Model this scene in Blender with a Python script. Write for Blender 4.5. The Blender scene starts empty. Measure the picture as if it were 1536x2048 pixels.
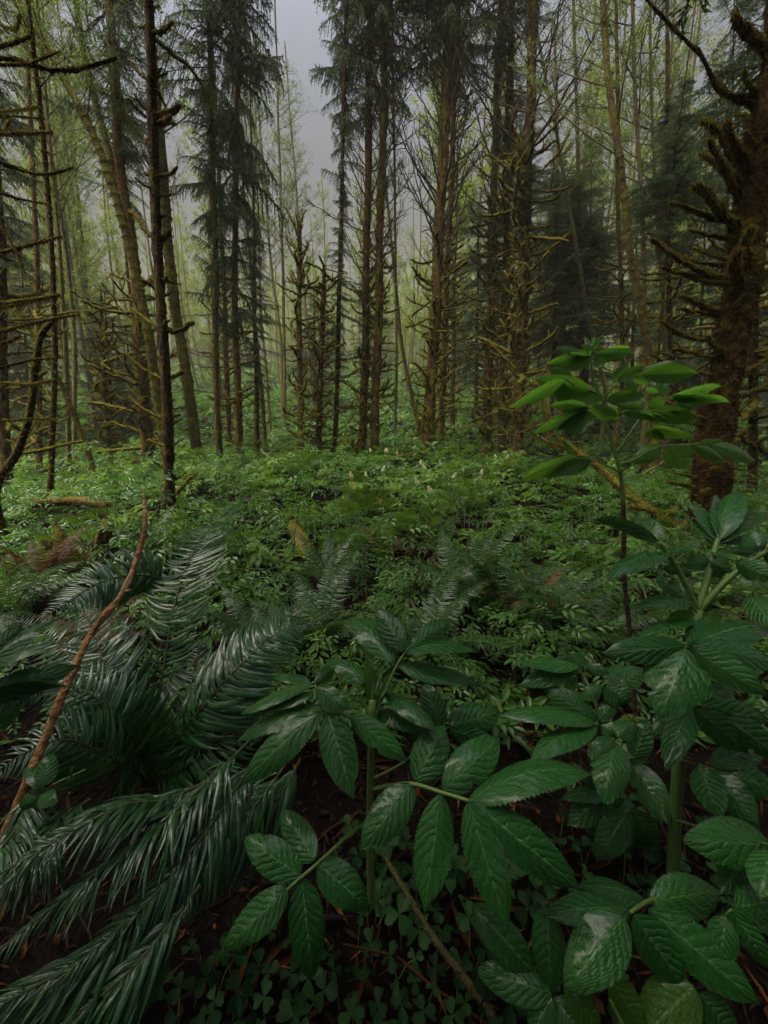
import bpy, math
import numpy as np
from mathutils import Vector, Matrix

rng = np.random.default_rng(11)
scene = bpy.context.scene
COL = scene.collection
A = np.array

# ------------------------------------------------------------------ camera
HC = 0.9
PITCH = math.radians(11.5)
FPX = 800.0
CAM = A([0.0, 0.0, HC])
FWD = A([0.0, math.cos(PITCH), -math.sin(PITCH)])
UPV = A([0.0, math.sin(PITCH), math.cos(PITCH)])
RGT = A([1.0, 0.0, 0.0])


def ray(px, py):
    return FWD + RGT * ((px - 768) / FPX) + UPV * ((1024 - py) / FPX)


def pt(px, py, t):
    return CAM + ray(px, py) * t


def pw(px, py, Y):
    d = ray(px, py)
    return CAM + d * (Y / d[1])


def hgt(x, y):
    x = np.asarray(x, float)
    y = np.asarray(y, float)
    b = np.interp(y, [-40, 0, .9, 2, 3.5, 5, 8, 10, 13, 17, 22, 30, 45, 60, 100, 170],
                  [0, 0, 0, -.12, -.2, -.2, -.12, 0, .3, .95, 1.8, 3.2, 6, 9.5, 19, 34])
    far = np.clip((y - 1.5) / 6, 0, 1)
    n = .10 * np.sin(x * .9 + 1.3) * np.sin(y * .7 + .4) + .06 * np.sin(x * 2.1 + y * 1.3) + .25 * np.sin(x * .31 + 2) * np.sin(y * .23)
    m = .015 * np.sin(x * 9 + 2 * np.sin(y * 7)) + .012 * np.sin(y * 11 + x * 5)
    return b + n * far + m


# ------------------------------------------------------------------ geometry helpers
class G:
    def __init__(s):
        s.V, s.F, s.M, s.U, s.R, s.n = [], [], [], [], [], 0

    def add(s, V, F, mi=0, uv=None, r=None):
        V = np.asarray(V, np.float32).reshape(-1, 3)
        F = np.asarray(F, np.int64)
        s.V.append(V)
        s.F.append(F + s.n)
        s.M.append(np.full(len(F), mi))
        s.U.append(np.zeros((len(V), 2), np.float32) if uv is None else np.asarray(uv, np.float32))
        s.R.append(np.full(len(V), rng.random() if r is None else r, np.float32) if np.isscalar(r) or r is None else np.asarray(r, np.float32))
        s.n += len(V)

    def mesh(s, name, mats, smooth=True):
        V = np.concatenate(s.V)
        uv = np.concatenate(s.U)
        r = np.concatenate(s.R)
        return mk_mesh(name, V, s.F, mats, uv, r, np.concatenate(s.M), smooth)


def mk_mesh(name, V, Fs, mats, uv=None, rnd=None, mi=None, smooth=True):
    me = bpy.data.meshes.new(name)
    V = np.ascontiguousarray(V, np.float32)
    loops = np.concatenate([f.ravel() for f in Fs]).astype(np.int32)
    tot = np.concatenate([np.full(len(f), f.shape[1]) for f in Fs]).astype(np.int32)
    start = np.concatenate([[0], np.cumsum(tot)[:-1]]).astype(np.int32)
    me.vertices.add(len(V))
    me.vertices.foreach_set('co', V.ravel())
    me.loops.add(len(loops))
    me.loops.foreach_set('vertex_index', loops)
    me.polygons.add(len(tot))
    me.polygons.foreach_set('loop_start', start)
    if mi is not None:
        me.polygons.foreach_set('material_index', mi.astype(np.int32))
    if uv is not None:
        l = me.uv_layers.new(name='UVMap')
        l.data.foreach_set('uv', np.ascontiguousarray(uv[loops], np.float32).ravel())
    if rnd is not None:
        a = me.attributes.new('rnd', 'FLOAT', 'POINT')
        a.data.foreach_set('value', np.ascontiguousarray(rnd, np.float32))
    for m in mats:
        me.materials.append(m)
    me.update(calc_edges=True)
    me.polygons.foreach_set('use_smooth', np.full(len(tot), smooth))
    return me


def link(name, me, parent=None, loc=None, rot=None, scale=None):
    o = bpy.data.objects.new(name, me)
    COL.objects.link(o)
    if parent is not None:
        o.parent = parent
    if loc is not None:
        o.location = loc
    if rot is not None:
        o.rotation_euler = rot
    if scale is not None:
        o.scale = scale
    return o


def thing(name, label, cat, loc=(0, 0, 0), group=None, me=None):
    o = link(name, me, None, loc)
    o['label'] = label
    o['category'] = cat
    if group:
        o['group'] = group
    return o


def unit(v):
    v = np.asarray(v, float)
    return v / (np.linalg.norm(v, axis=-1, keepdims=True) + 1e-12)


def spline(P, n):
    P = np.asarray(P, float)
    if len(P) == 2:
        return P[0] + (P[1] - P[0]) * np.linspace(0, 1, n)[:, None]
    d = np.linalg.norm(np.diff(P, axis=0), axis=1)
    s = np.concatenate([[0], np.cumsum(d)])
    Q = np.concatenate([[2 * P[0] - P[1]], P, [2 * P[-1] - P[-2]]])
    out = []
    for u in np.linspace(0, s[-1], n):
        i = min(max(np.searchsorted(s, u, side='right') - 1, 0), len(P) - 2)
        f = (u - s[i]) / (d[i] + 1e-9)
        p0, p1, p2, p3 = Q[i], Q[i + 1], Q[i + 2], Q[i + 3]
        out.append(.5 * (2 * p1 + (p2 - p0) * f + (2 * p0 - 5 * p1 + 4 * p2 - p3) * f * f + (3 * p1 - p0 - 3 * p2 + p3) * f ** 3))
    return A(out)


def frames(path):
    T = unit(np.gradient(path, axis=0))
    n = np.cross(T[0], [0, 0, 1.0])
    if np.linalg.norm(n) < .1:
        n = np.cross(T[0], [1.0, 0, 0])
    n = unit(n)
    N = [n]
    for i in range(1, len(T)):
        n = N[-1] - T[i] * np.dot(N[-1], T[i])
        N.append(unit(n))
    N = A(N)
    return T, N, np.cross(T, N)


def tube(g, path, rad, n=8, mi=0, lump=0.0, close=True, r=None, lumpf=3.0):
    path = np.asarray(path, float)
    rad = np.broadcast_to(np.asarray(rad, float), (len(path),)).copy()
    T, N, B = frames(path)
    a = np.linspace(0, 2 * math.pi, n, endpoint=False)
    R = np.repeat(rad[:, None], n, 1)
    s = np.concatenate([[0], np.cumsum(np.linalg.norm(np.diff(path, axis=0), axis=1))])
    if lump:
        ph = rng.random(8) * 6.28
        rm = rad.mean() + 1e-6
        z = s / rm
        L = np.zeros_like(R)
        for k in range(4):
            L += np.sin((k + 1) * a[None] + ph[k] + z[:, None] * .35 * lumpf / (k + 1) + 1.5 * np.sin(z[:, None] * .13 * (k + 1) + ph[k + 4]))
        L += 1.2 * rng.standard_normal(R.shape)
        R = R * (1 + lump * L * .5)
    V = path[:, None] + (N[:, None] * np.cos(a)[None, :, None] + B[:, None] * np.sin(a)[None, :, None]) * R[..., None]
    uv = np.stack(np.broadcast_arrays((a / 6.2832)[None], s[:, None]), -1).reshape(-1, 2)
    m = len(path)
    i = np.arange(m - 1)[:, None] * n
    j = np.arange(n)[None]
    j2 = (j + 1) % n
    F = np.stack(np.broadcast_arrays(i + j, i + j2, i + n + j2, i + n + j), -1).reshape(-1, 4)
    V = V.reshape(-1, 3)
    if close:
        V = np.concatenate([V, [path[-1] + T[-1] * rad[-1] * .4]])
        uv = np.concatenate([uv, [[0, s[-1]]]])
    g.add(V, F, mi, uv, r)
    if close:
        b = g.n - len(V)
        k = (m - 1) * n
        Ft = np.stack([b + k + np.arange(n), b + k + (np.arange(n) + 1) % n, np.full(n, b + len(V) - 1)], -1)
        g.F.append(Ft)
        g.M.append(np.full(n, mi))
    return V


def inst(g, Vt, Ft, M, Tr, mi=0, uv=None, r=None):
    """many copies of a template, transformed by k matrices, as one soup"""
    k, n = len(M), len(Vt)
    V = np.einsum('kij,nj->kni', M, Vt) + Tr[:, None]
    F = (Ft[None] + (np.arange(k) * n)[:, None, None]).reshape(-1, Ft.shape[1])
    rr = np.repeat(rng.random(k) if r is None else r, n)
    g.add(V.reshape(-1, 3), F, mi, None if uv is None else np.tile(uv, (k, 1)), rr)


def rotm(yaw, pitch, roll, s=1.0):
    """x axis turned to yaw, lifted by pitch, rolled about itself"""
    k = len(yaw)
    cy, sy, cp, sp, cr, sr = np.cos(yaw), np.sin(yaw), np.cos(pitch), np.sin(pitch), np.cos(roll), np.sin(roll)
    X = np.stack([cy * cp, sy * cp, sp], -1)
    Y0 = np.stack([-sy, cy, np.zeros(k)], -1)
    Z0 = np.cross(X, Y0)
    Y = Y0 * cr[:, None] + Z0 * sr[:, None]
    Z = np.cross(X, Y)
    M = np.stack([X, Y, Z], -1)
    return M * np.broadcast_to(np.asarray(s, float), (k,))[:, None, None]


def fuzz(g, P, D, n, ln, wd, mi, down=.6):
    """moss strands: thin blades rooted at surface points P with outward directions D"""
    if n <= 0:
        return
    i = rng.integers(0, len(P), n)
    p = P[i] + rng.normal(0, .25, (n, 3)) * wd
    d = unit(D[i] + rng.normal(0, .55, (n, 3)) + A([0, 0, -down]))
    L = ln * rng.uniform(.35, 1.3, n) ** 1.3
    side = unit(np.cross(d, rng.normal(0, 1, (n, 3)))) * (wd * rng.uniform(.5, 1.2, n))[:, None]
    tip = p + d * L[:, None] + A([0, 0, -1]) * (L * .25 * down)[:, None]
    V = np.stack([p - side - d * wd, p + side - d * wd, tip], 1).reshape(-1, 3)
    F = np.arange(3 * n).reshape(-1, 3)
    g.add(V, F, mi, None, np.repeat(rng.random(n), 3))


# ------------------------------------------------------------------ materials
def newmat(name):
    m = bpy.data.materials.new(name)
    m.use_nodes = True
    nt = m.node_tree
    b = nt.nodes['Principled BSDF']
    return m, nt, b


def N(nt, kind, **kw):
    n = nt.nodes.new(kind)
    for k, v in kw.items():
        if k in n.inputs.keys():
            n.inputs[k].default_value = v
        else:
            setattr(n, k, v)
    return n


def math_(nt, op, a, b=None):
    n = nt.nodes.new('ShaderNodeMath')
    n.operation = op
    for i, v in enumerate((a, b)):
        if v is None:
            continue
        if isinstance(v, (int, float)):
            n.inputs[i].default_value = v
        else:
            nt.links.new(v, n.inputs[i])
    return n.outputs[0]


def mixc(nt, f, a, b):
    n = nt.nodes.new('ShaderNodeMix')
    n.data_type = 'RGBA'
    for s, v in ((n.inputs[0], f), (n.inputs[6], a), (n.inputs[7], b)):
        if isinstance(v, (int, float)):
            s.default_value = v
        elif isinstance(v, tuple):
            s.default_value = (*v, 1)
        else:
            nt.links.new(v, s)
    return n.outputs[2]


def ramp(nt, f, pts):
    n = nt.nodes.new('ShaderNodeValToRGB')
    e = n.color_ramp.elements
    while len(e) < len(pts):
        e.new(.5)
    for el, (p, c) in zip(e, pts):
        el.position = p
        el.color = (*c, 1) if isinstance(c, tuple) else (c, c, c, 1)
    nt.links.new(f, n.inputs[0])
    return n.outputs[0]


def noise(nt, scale, detail=3.0, coord='Object', rough=.6):
    tc = nt.nodes.new('ShaderNodeTexCoord')
    n = N(nt, 'ShaderNodeTexNoise', Scale=scale, Detail=detail, Roughness=rough)
    nt.links.new(tc.outputs[coord], n.inputs['Vector'])
    return n.outputs[0]


def attr(nt, name='rnd'):
    n = nt.nodes.new('ShaderNodeAttribute')
    n.attribute_name = name
    return n.outputs['Fac']


def bump(nt, b, h, strength=.5, dist=.01):
    n = N(nt, 'ShaderNodeBump', Strength=strength, Distance=dist)
    nt.links.new(h, n.inputs['Height'])
    nt.links.new(n.outputs[0], b.inputs['Normal'])
    return n


def leaf_mat(name, stops, rough=.35, trans=.25, tcol=(.12, .22, .03), spec=.5, nscale=0, wet=0, nb=0):
    m, nt, b = newmat(name)
    f = attr(nt)
    if nscale:
        f = math_(nt, 'ADD', math_(nt, 'MULTIPLY', f, .6), math_(nt, 'MULTIPLY', noise(nt, nscale), .4))
    c = ramp(nt, f, stops)
    nt.links.new(c, b.inputs['Base Color'])
    b.inputs['Roughness'].default_value = rough
    b.inputs['Specular IOR Level'].default_value = spec
    if nb:
        bump(nt, b, noise(nt, nb, 3), .35, .006)
    if wet:
        b.inputs['Coat Weight'].default_value = wet
        b.inputs['Coat Roughness'].default_value = .1
    if trans:
        t = N(nt, 'ShaderNodeBsdfTranslucent')
        t.inputs['Color'].default_value = (*tcol, 1)
        mx = N(nt, 'ShaderNodeMixShader')
        mx.inputs[0].default_value = trans
        nt.links.new(b.outputs[0], mx.inputs[1])
        nt.links.new(t.outputs[0], mx.inputs[2])
        nt.links.new(mx.outputs[0], nt.nodes['Material Output'].inputs['Surface'])
    return m


def elder_mat(name, c_dark, c_light, vein, trans, tcol, rough=.3):
    m, nt, b = newmat(name)
    uvn = nt.nodes.new('ShaderNodeUVMap')
    sp = nt.nodes.new('ShaderNodeSeparateXYZ')
    nt.links.new(uvn.outputs[0], sp.inputs[0])
    u, v = sp.outputs[0], sp.outputs[1]
    av = math_(nt, 'ABSOLUTE', v)
    nz = noise(nt, 38, 4)
    nz2 = noise(nt, 160, 3)
    ph = math_(nt, 'SUBTRACT', math_(nt, 'MULTIPLY', u, 8.0), math_(nt, 'MULTIPLY', av, 2.1))
    ph = math_(nt, 'ADD', ph, math_(nt, 'MULTIPLY', nz, 2.2))
    sn = math_(nt, 'ABSOLUTE', math_(nt, 'SINE', math_(nt, 'MULTIPLY', ph, math.pi)))
    # secondary cross veins
    ph2 = math_(nt, 'ADD', math_(nt, 'MULTIPLY', av, 7.0), math_(nt, 'ADD', math_(nt, 'MULTIPLY', u, 5.0), math_(nt, 'MULTIPLY', nz, 5.0)))
    sn2 = math_(nt, 'ABSOLUTE', math_(nt, 'SINE', math_(nt, 'MULTIPLY', ph2, math.pi)))
    h = math_(nt, 'ADD', math_(nt, 'POWER', sn, .6), math_(nt, 'MULTIPLY', math_(nt, 'POWER', sn2, .5), .35))
    h = math_(nt, 'ADD', h, math_(nt, 'MULTIPLY', nz2, .9))
    bump(nt, b, h, .7, .0021)
    vm = ramp(nt, sn, [(0, 1.0), (.22, 0.0)])
    mid = ramp(nt, av, [(0.0, 1.0), (.06, 0.0)])
    vmask = math_(nt, 'MAXIMUM', math_(nt, 'MULTIPLY', vm, .38), mid)
    f = math_(nt, 'ADD', math_(nt, 'MULTIPLY', attr(nt), .75), math_(nt, 'MULTIPLY', noise(nt, 22), .35))
    c = mixc(nt, f, c_dark, c_light)
    # worn yellowish freckles
    fr = ramp(nt, noise(nt, 120, 2), [(.70, 0.0), (.76, .35)])
    c = mixc(nt, fr, c, (.07, .075, .02))
    c = mixc(nt, vmask, c, vein)
    # browned margins here and there
    ed = math_(nt, 'MULTIPLY', ramp(nt, av, [(.78, 0.0), (.98, 1.0)]), ramp(nt, noise(nt, 14, 3), [(.58, 0.0), (.68, .8)]))
    c = mixc(nt, ed, c, (.075, .045, .015))
    nt.links.new(c, b.inputs['Base Color'])
    r = ramp(nt, noise(nt, 70, 4), [(.3, rough * .75), (.7, rough * 1.35)])
    nt.links.new(r, b.inputs['Roughness'])
    b.inputs['Specular IOR Level'].default_value = .22
    b.inputs['Coat Weight'].default_value = .24
    b.inputs['Coat Roughness'].default_value = .13
    t = N(nt, 'ShaderNodeBsdfTranslucent')
    nt.links.new(mixc(nt, vmask, tcol, tuple(x * 1.3 for x in tcol)), t.inputs['Color'])
    mx = N(nt, 'ShaderNodeMixShader')
    mx.inputs[0].default_value = trans
    nt.links.new(b.outputs[0], mx.inputs[1])
    nt.links.new(t.outputs[0], mx.inputs[2])
    nt.links.new(mx.outputs[0], nt.nodes['Material Output'].inputs['Surface'])
    return m


def bark_mat(name, c1, c2, moss1, moss2, amount, nscale=9, upness=.5, bs=.7, rough=.85):
    """bark with moss growing on the upper faces and in noisy patches"""
    m, nt, b = newmat(name)
    n1 = noise(nt, nscale, 5)
    n2 = noise(nt, nscale * .35, 3)
    n3 = noise(nt, nscale * 6, 4)
    bc = mixc(nt, n3, c1, c2)
    geo = nt.nodes.new('ShaderNodeNewGeometry')
    sp = nt.nodes.new('ShaderNodeSeparateXYZ')
    nt.links.new(geo.outputs['Normal'], sp.inputs[0])
    up = math_(nt, 'MULTIPLY', sp.outputs[2], upness)
    f = math_(nt, 'ADD', math_(nt, 'ADD', n1, math_(nt, 'MULTIPLY', math_(nt, 'SUBTRACT', n2, .5), .8)), up)
    f = ramp(nt, f, [(1 - amount - .08, 0.0), (1 - amount + .1, 1.0)])
    mc = mixc(nt, n3, moss1, moss2)
    nt.links.new(mixc(nt, f, bc, mc), b.inputs['Base Color'])
    b.inputs['Roughness'].default_value = rough
    b.inputs['Specular IOR Level'].default_value = .2
    h = math_(nt, 'ADD', math_(nt, 'MULTIPLY', n3, 1.4), math_(nt, 'MULTIPLY', n1, 1.6))
    bump(nt, b, h, bs, .035)
    return m


M_SPRUCE = bark_mat('spruce_bark', (.035, .016, .007), (.23, .105, .036), (.12, .085, .008), (.25, .19, .018), .48, 8, .35, 1)
M_SPRUCE_DARK = bark_mat('dark_spruce_bark', (.016, .008, .004), (.10, .048, .018), (.085, .066, .007), (.18, .15, .016), .44, 10, .5, 1)  # spruce bark in darker tones
M_RED = bark_mat('red_bark', (.035, .018, .008), (.165, .09, .036), (.11, .09, .010), (.22, .185, .018), .47, 8, .4, 1)
M_ALDER = bark_mat('alder_bark', (.07, .055, .03), (.26, .225, .15), (.09, .085, .006), (.22, .20, .018), .50, 6, .35, 1)
M_ALDERM = bark_mat('mossy_alder_bark', (.03, .022, .010), (.14, .11, .06), (.075, .066, .005), (.21, .18, .016), .54, 6, .4, 1)
M_MOSSB = bark_mat('mossy_branch', (.03, .016, .006), (.11, .055, .018), (.11, .095, .008), (.30, .265, .018), .62, 22, .6, 1)
M_LOG = bark_mat('mossy_log', (.05, .03, .015), (.12, .06, .025), (.12, .112, .014), (.20, .18, .024), .70, 9, .5)
M_PALE = bark_mat('bleached_wood', (.20, .17, .12), (.34, .30, .24), (.2, .2, .04), (.2, .2, .05), .2, 9, .3)
M_CANE = bark_mat('dead_cane', (.17, .07, .024), (.42, .20, .08), (.26, .15, .06), (.46, .30, .14), .45, 14, .1, .5, .45)
M_STICK = bark_mat('dark_stick', (.028, .017, .010), (.06, .036, .02), (.06, .06, .015), (.07, .07, .02), .25, 14, .3)
M_ROT = bark_mat('rotten_wood', (.04, .018, .008), (.12, .045, .015), (.09, .075, .012), (.14, .12, .02), .42, 10, .4)


def flat_mat(name, c1, c2, rough=.9, scale=8, trans=0):
    return leaf_mat(name, [(0.15, c1), (.85, c2)], rough, trans, c2, .3)


M_FUZZ = leaf_mat('moss_strand', [(.1, (.05, .046, .008)), (.6, (.115, .112, .013)), (.95, (.22, .22, .024))], .9, .35, (.24, .21, .025), .1)
M_FUZZB = leaf_mat('brown_moss_strand', [(.1, (.07, .036, .010)), (.6, (.14, .08, .018)), (.95, (.22, .15, .025))], .9, .3, (.22, .14, .02), .1)
M_FUZZY = leaf_mat('yellow_moss_strand', [(.1, (.09, .08, .010)), (.6, (.17, .15, .018)), (.95, (.27, .24, .028))], .9, .3, (.28, .26, .03), .1)
M_NEEDLE = leaf_mat('spruce_needle', [(.05, (.026, .054, .028)), (.5, (.062, .108, .054)), (.95, (.12, .175, .07))], .65, .28, (.10, .16, .06), .2)
M_TWIG = flat_mat('twig_bark', (.045, .03, .018), (.10, .075, .045))
M_ATWIG = flat_mat('alder_twig', (.06, .048, .028), (.12, .10, .05))
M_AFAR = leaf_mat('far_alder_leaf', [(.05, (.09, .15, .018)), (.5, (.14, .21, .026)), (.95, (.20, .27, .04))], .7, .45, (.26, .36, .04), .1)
M_ALEAF = leaf_mat('alder_leaf', [(.05, (.06, .105, .014)), (.5, (.10, .16, .022)), (.95, (.16, .22, .035))], .6, .45, (.17, .26, .04), .3)
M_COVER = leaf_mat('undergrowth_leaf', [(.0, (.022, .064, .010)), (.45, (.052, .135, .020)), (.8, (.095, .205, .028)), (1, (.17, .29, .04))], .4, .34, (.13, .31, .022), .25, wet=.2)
M_COVER2 = leaf_mat('broad_undergrowth_leaf', [(.0, (.03, .066, .012)), (.45, (.07, .14, .022)), (.8, (.12, .21, .03)), (1, (.20, .29, .05))], .5, .36, (.16, .30, .03), .3)
M_STEM = flat_mat('green_stem', (.05, .10, .02), (.09, .15, .035), .5)
M_OXALIS = leaf_mat('sorrel_leaf', [(.0, (.004, .017, .004)), (.5, (.010, .036, .008)), (1, (.022, .064, .014))], .6, .15, (.04, .11, .015), .12, nb=60)
M_FERN = leaf_mat('fern_blade', [(.0, (.006, .032, .008)), (.5, (.014, .060, .013)), (1, (.030, .10, .022))], .36, .15, (.05, .15, .015), .35, wet=.35, nb=60)
M_FERNM = leaf_mat('fern_blade_matt', [(.0, (.012, .040, .008)), (.5, (.026, .075, .014)), (1, (.05, .11, .024))], .38, .25, (.08, .18, .02), .35, wet=.35, nb=60)
M_RACHIS = flat_mat('fern_rib', (.025, .035, .010), (.06, .06, .018), .5)
M_FERND = leaf_mat('dead_fern_blade', [(.0, (.045, .018, .008)), (.5, (.085, .036, .012)), (1, (.13, .065, .02))], .6, .2, (.14, .06, .02), .3)
M_ELDER = elder_mat('elder_leaf', (.008, .054, .008), (.020, .092, .014), (.055, .155, .036), .18, (.05, .14, .03))
M_ELDERY = elder_mat('young_backlit_elder_leaf', (.024, .078, .012), (.050, .125, .02), (.08, .17, .035), .48, (.13, .32, .03))  # serves young leaves; lighter colour also stands for backlight on the tall elderberry
M_ELDERT = elder_mat('thin_backlit_elder_leaf', (.022, .075, .012), (.05, .135, .02), (.08, .18, .035), .5, (.16, .36, .03), .22)  # tall elderberry's leaf colour raised to show light coming from behind
M_FLOWER = flat_mat('cream_flower', (.62, .58, .36), (.78, .74, .52), .7)
M_LITTER = leaf_mat('litter', [(.0, (.006, .003, .0015)), (.6, (.018, .008, .003)), (.93, (.05, .019, .006)), (1, (.16, .06, .015))], .7, 0, spec=.1)
M_ORANGE = leaf_mat('orange_leaf', [(.0, (.40, .15, .03)), (1, (.5, .22, .05))], .55, .2, (.5, .2, .04), .4)

# soil
M_SOIL, nt, b = newmat('forest_soil')
n1, n2 = noise(nt, 3, 6), noise(nt, 45, 5)
c = ramp(nt, math_(nt, 'ADD', math_(nt, 'MULTIPLY', n1, .5), math_(nt, 'MULTIPLY', n2, .5)),
         [(.32, (.001, .0007, .0004)), (.5, (.003, .0017, .0009)), (.62, (.008, .004, .0018)), (.75, (.007, .007, .002))])
nt.links.new(c, b.inputs['Base Color'])
b.inputs['Roughness'].default_value = .85
b.inputs['Specular IOR Level'].default_value = .08
bump(nt, b, n2, .9, .02)

# ------------------------------------------------------------------ ground
ys = np.concatenate([np.linspace(-12, -1, 12), np.linspace(-.8, 3, 77), np.linspace(3.1, 14, 90), np.linspace(14.5, 165, 90)])
xs = np.sinh(np.linspace(-5.2, 5.2, 190)) / np.sinh(5.2) * 150
X, Y = np.meshgrid(xs, ys)
V = np.stack([X, Y, hgt(X, Y)], -1).reshape(-1, 3)
nx = len(xs)
i = np.arange(len(ys) - 1)[:, None] * nx
j = np.arange(nx - 1)[None]
F = np.stack([i + j, i + j + 1, i + nx + j + 1, i + nx + j], -1).reshape(-1, 4)
o = link('ground', mk_mesh('ground', V, [F], [M_SOIL]))
o['kind'] = 'structure'

# ------------------------------------------------------------------ branch templates (x outwards, z up, length 1)
def dead_branch(var, fz=90):
    """stout dead stub, curving up at its end, wrapped in moss"""
    g = G()
    n = 11
    s = np.linspace(0, 1, n)
    k = rng.uniform(-.15, .5)
    dip = rng.uniform(-.35, .3)
    z = dip * s + k * s ** 2.4
    y = rng.uniform(-.15, .15) * np.sin(s * 3)
    path = np.stack([s * (1 - .25 * k * s), y, z], -1)
    path = path + rng.normal(0, .012, path.shape) * (s > 0)[:, None]
    rad = np.interp(s, [0, .5, .85, 1], [.034, .029, .031, .018]) * rng.uniform(.7, 1.2)
    V = tube(g, path, rad, 7, 0, .22)
    T, Nn, Bb = frames(path)
    D = unit(V[:-1] - np.repeat(path, 7, 0))
    fuzz(g, V[:-1], D, fz, .055, .012, 1, .7)
    for q in range(rng.integers(0, 3)):
        a0 = rng.uniform(.35, .8)
        p0 = path[int(a0 * (n - 1))]
        d = unit(A([rng.uniform(.2, .8), rng.choice([-1, 1]) * rng.uniform(.4, .9), rng.uniform(.1, .8)]))
        L = rng.uniform(.15, .35)
        pp = p0 + d * L * np.linspace(0, 1, 5)[:, None] + A([0, 0, .12]) * np.linspace(0, 1, 5)[:, None] ** 2
        V2 = tube(g, pp, np.linspace(.018, .012, 5), 5, 0, .2)
        fuzz(g, V2, unit(rng.normal(0, 1, V2.shape)), 16, .045, .010, 1, .7)
    return g.mesh('branch', [M_MOSSB, M_FUZZ])


def bare_branch():
    """long thin rising branch with side twigs"""
    g = G()
    n = 12
    s = np.linspace(0, 1, n)
    k = rng.uniform(.05, .4)
    path = np.stack([s, rng.uniform(-.12, .12) * s ** 2, k * s ** 2 - rng.uniform(0, .15) * s], -1) + rng.normal(0, .006, (n, 3))
    path[0] = 0
    tube(g, path, np.linspace(.013, .003, n), 5, 0, .1)
    for q in range(rng.integers(7, 13)):
        a0 = rng.uniform(.2, .98)
        p0 = path[min(int(a0 * (n - 1)), n - 2)]
        sd = rng.choice([-1, 1])
        d = unit(A([rng.uniform(.4, 1), sd * rng.uniform(.3, .9), rng.uniform(-.3, .5)]))
        L = rng.uniform(.15, .4) * (1.15 - a0 * .6)
        t5 = np.linspace(0, 1, 5)[:, None]
        pp = p0 + d * L * t5 + A([0, 0, rng.uniform(-.06, .1)]) * t5 ** 2
        tube(g, pp, np.linspace(.005, .0018, 5), 4, 0)
        if rng.random() < .6:
            d2 = unit(d + rng.normal(0, .5, 3))
            tube(g, pp[2] + d2 * L * .5 * t5, np.linspace(.003, .0014, 5), 3, 0)
    return g.mesh('branch', [M_TWIG])


DEAD = [dead_branch(i) for i in range(10)]
BARE = [bare_branch() for i in range(8)]


def needle_template(L=1.2):
    g = G()
    n = 9
    s = np.linspace(0, L, n)
    path = np.stack([s, .05 * np.sin(s * 3 + rng.random() * 6), .10 * s - rng.uniform(.12, .3) * s ** 2], -1)
    tube(g, path, np.linspace(.016, .004, n), 4, 0)
    P, D = [], []
    for q, st in enumerate(np.arange(.12, L, .062)):
        f = st / L
        p0 = A([np.interp(st, s, path[:, k]) for k in range(3)])
        for sd in (-1, 1):
            bl = rng.uniform(.16, .36) * (1.1 - .65 * f)
            d = unit(A([rng.uniform(.25, .8), sd * rng.uniform(.4, .9), rng.uniform(-.75, .1)]))
            m = max(int(bl / .020), 4)
            t = np.linspace(.05, 1, m)[:, None]
            pp = p0 + d * bl * t + A([0, 0, -.10]) * t ** 2
            P.append(pp)
            D.append(np.broadcast_to(d, pp.shape))
            tube(g, pp[[0, m // 2, m - 1]], [.004, .003, .002], 3, 0)
    # the tip and the spine's own needles
    st = np.linspace(.1, 1, 40)
    P.append(A([[np.interp(x * L, s, path[:, k]) for k in range(3)] for x in st]))
    D.append(np.broadcast_to(A([1, 0, -.2]), (40, 3)))
    P, D = np.concatenate(P), np.concatenate(D)
    P, D = np.repeat(P, 2, 0), np.repeat(D, 2, 0)
    k = len(P)
    d = unit(D * .9 + rng.normal(0, .55, (k, 3)) + A([0, 0, -.25]))
    ln = rng.uniform(.035, .075, k)
    w = unit(np.cross(d, rng.normal(0, 1, (k, 3)))) * .0105
    V = np.stack([P - w, P + w, P + d * ln[:, None]], 1).reshape(-1, 3)
    r = np.clip(np.repeat(rng.normal(.45, .18, k), 3), 0, 1)
    g.add(V, np.arange(3 * k).reshape(-1, 3), 1, None, r)
    return g


NTEMP = [needle_template() for i in range(4)]
for t_ in NTEMP:
    t_.arr = (np.concatenate(t_.V), t_.F, t_.M, np.concatenate(t_.R))


def spruce_crown(H=7.0, R=1.25, step=.27, low=.55, droop=.25, taper=1.0, gap=.12, npw=6):
    """whorls of drooping needled branches; origin on the trunk at the crown's foot"""
    g = G()
    z = 0.0
    while z < H:
        f = z / H
        for q in range(npw + rng.integers(-1, 2)):
            if rng.random() < gap:
                continue
            L = R * (low + (1 - low) * min(f * 3, 1)) * (1 - taper * max(f - .25, 0) * 1.25) * rng.uniform(.55, 1.15)
            if L < .12:
                continue
            yaw = rng.uniform(0, 6.283)
            pit = rng.uniform(-droop - .25, .25 - droop * .5) + .35 * f
            s = L / 1.2
            t = NTEMP[rng.integers(0, 4)]
            V, Fs, Ms, Rr = t.arr
            M = rotm(A([yaw]), A([pit]), A([rng.uniform(-.4, .4)]), A([max(s, .45)]))[0]
            if s < .45:
                M = M * A([s / .45, 1, 1])[None]
            VV = V @ M.T + A([0, 0, z + rng.uniform(-.15, .15)])
            base = g.n
            tint = rng.uniform(-.22, .22)
            g.V.append(VV.astype(np.float32))
            g.U.append(np.zeros((len(V), 2), np.float32))
            g.R.append(np.clip(Rr + tint, 0, 1).astype(np.float32))
            for F_, M_ in zip(Fs, Ms):
                g.F.append(F_ + base)
                g.M.append(M_)
            g.n += len(V)
        z += step * rng.uniform(.7, 1.3)
    return g.mesh('crown', [M_TWIG, M_NEEDLE])


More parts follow.
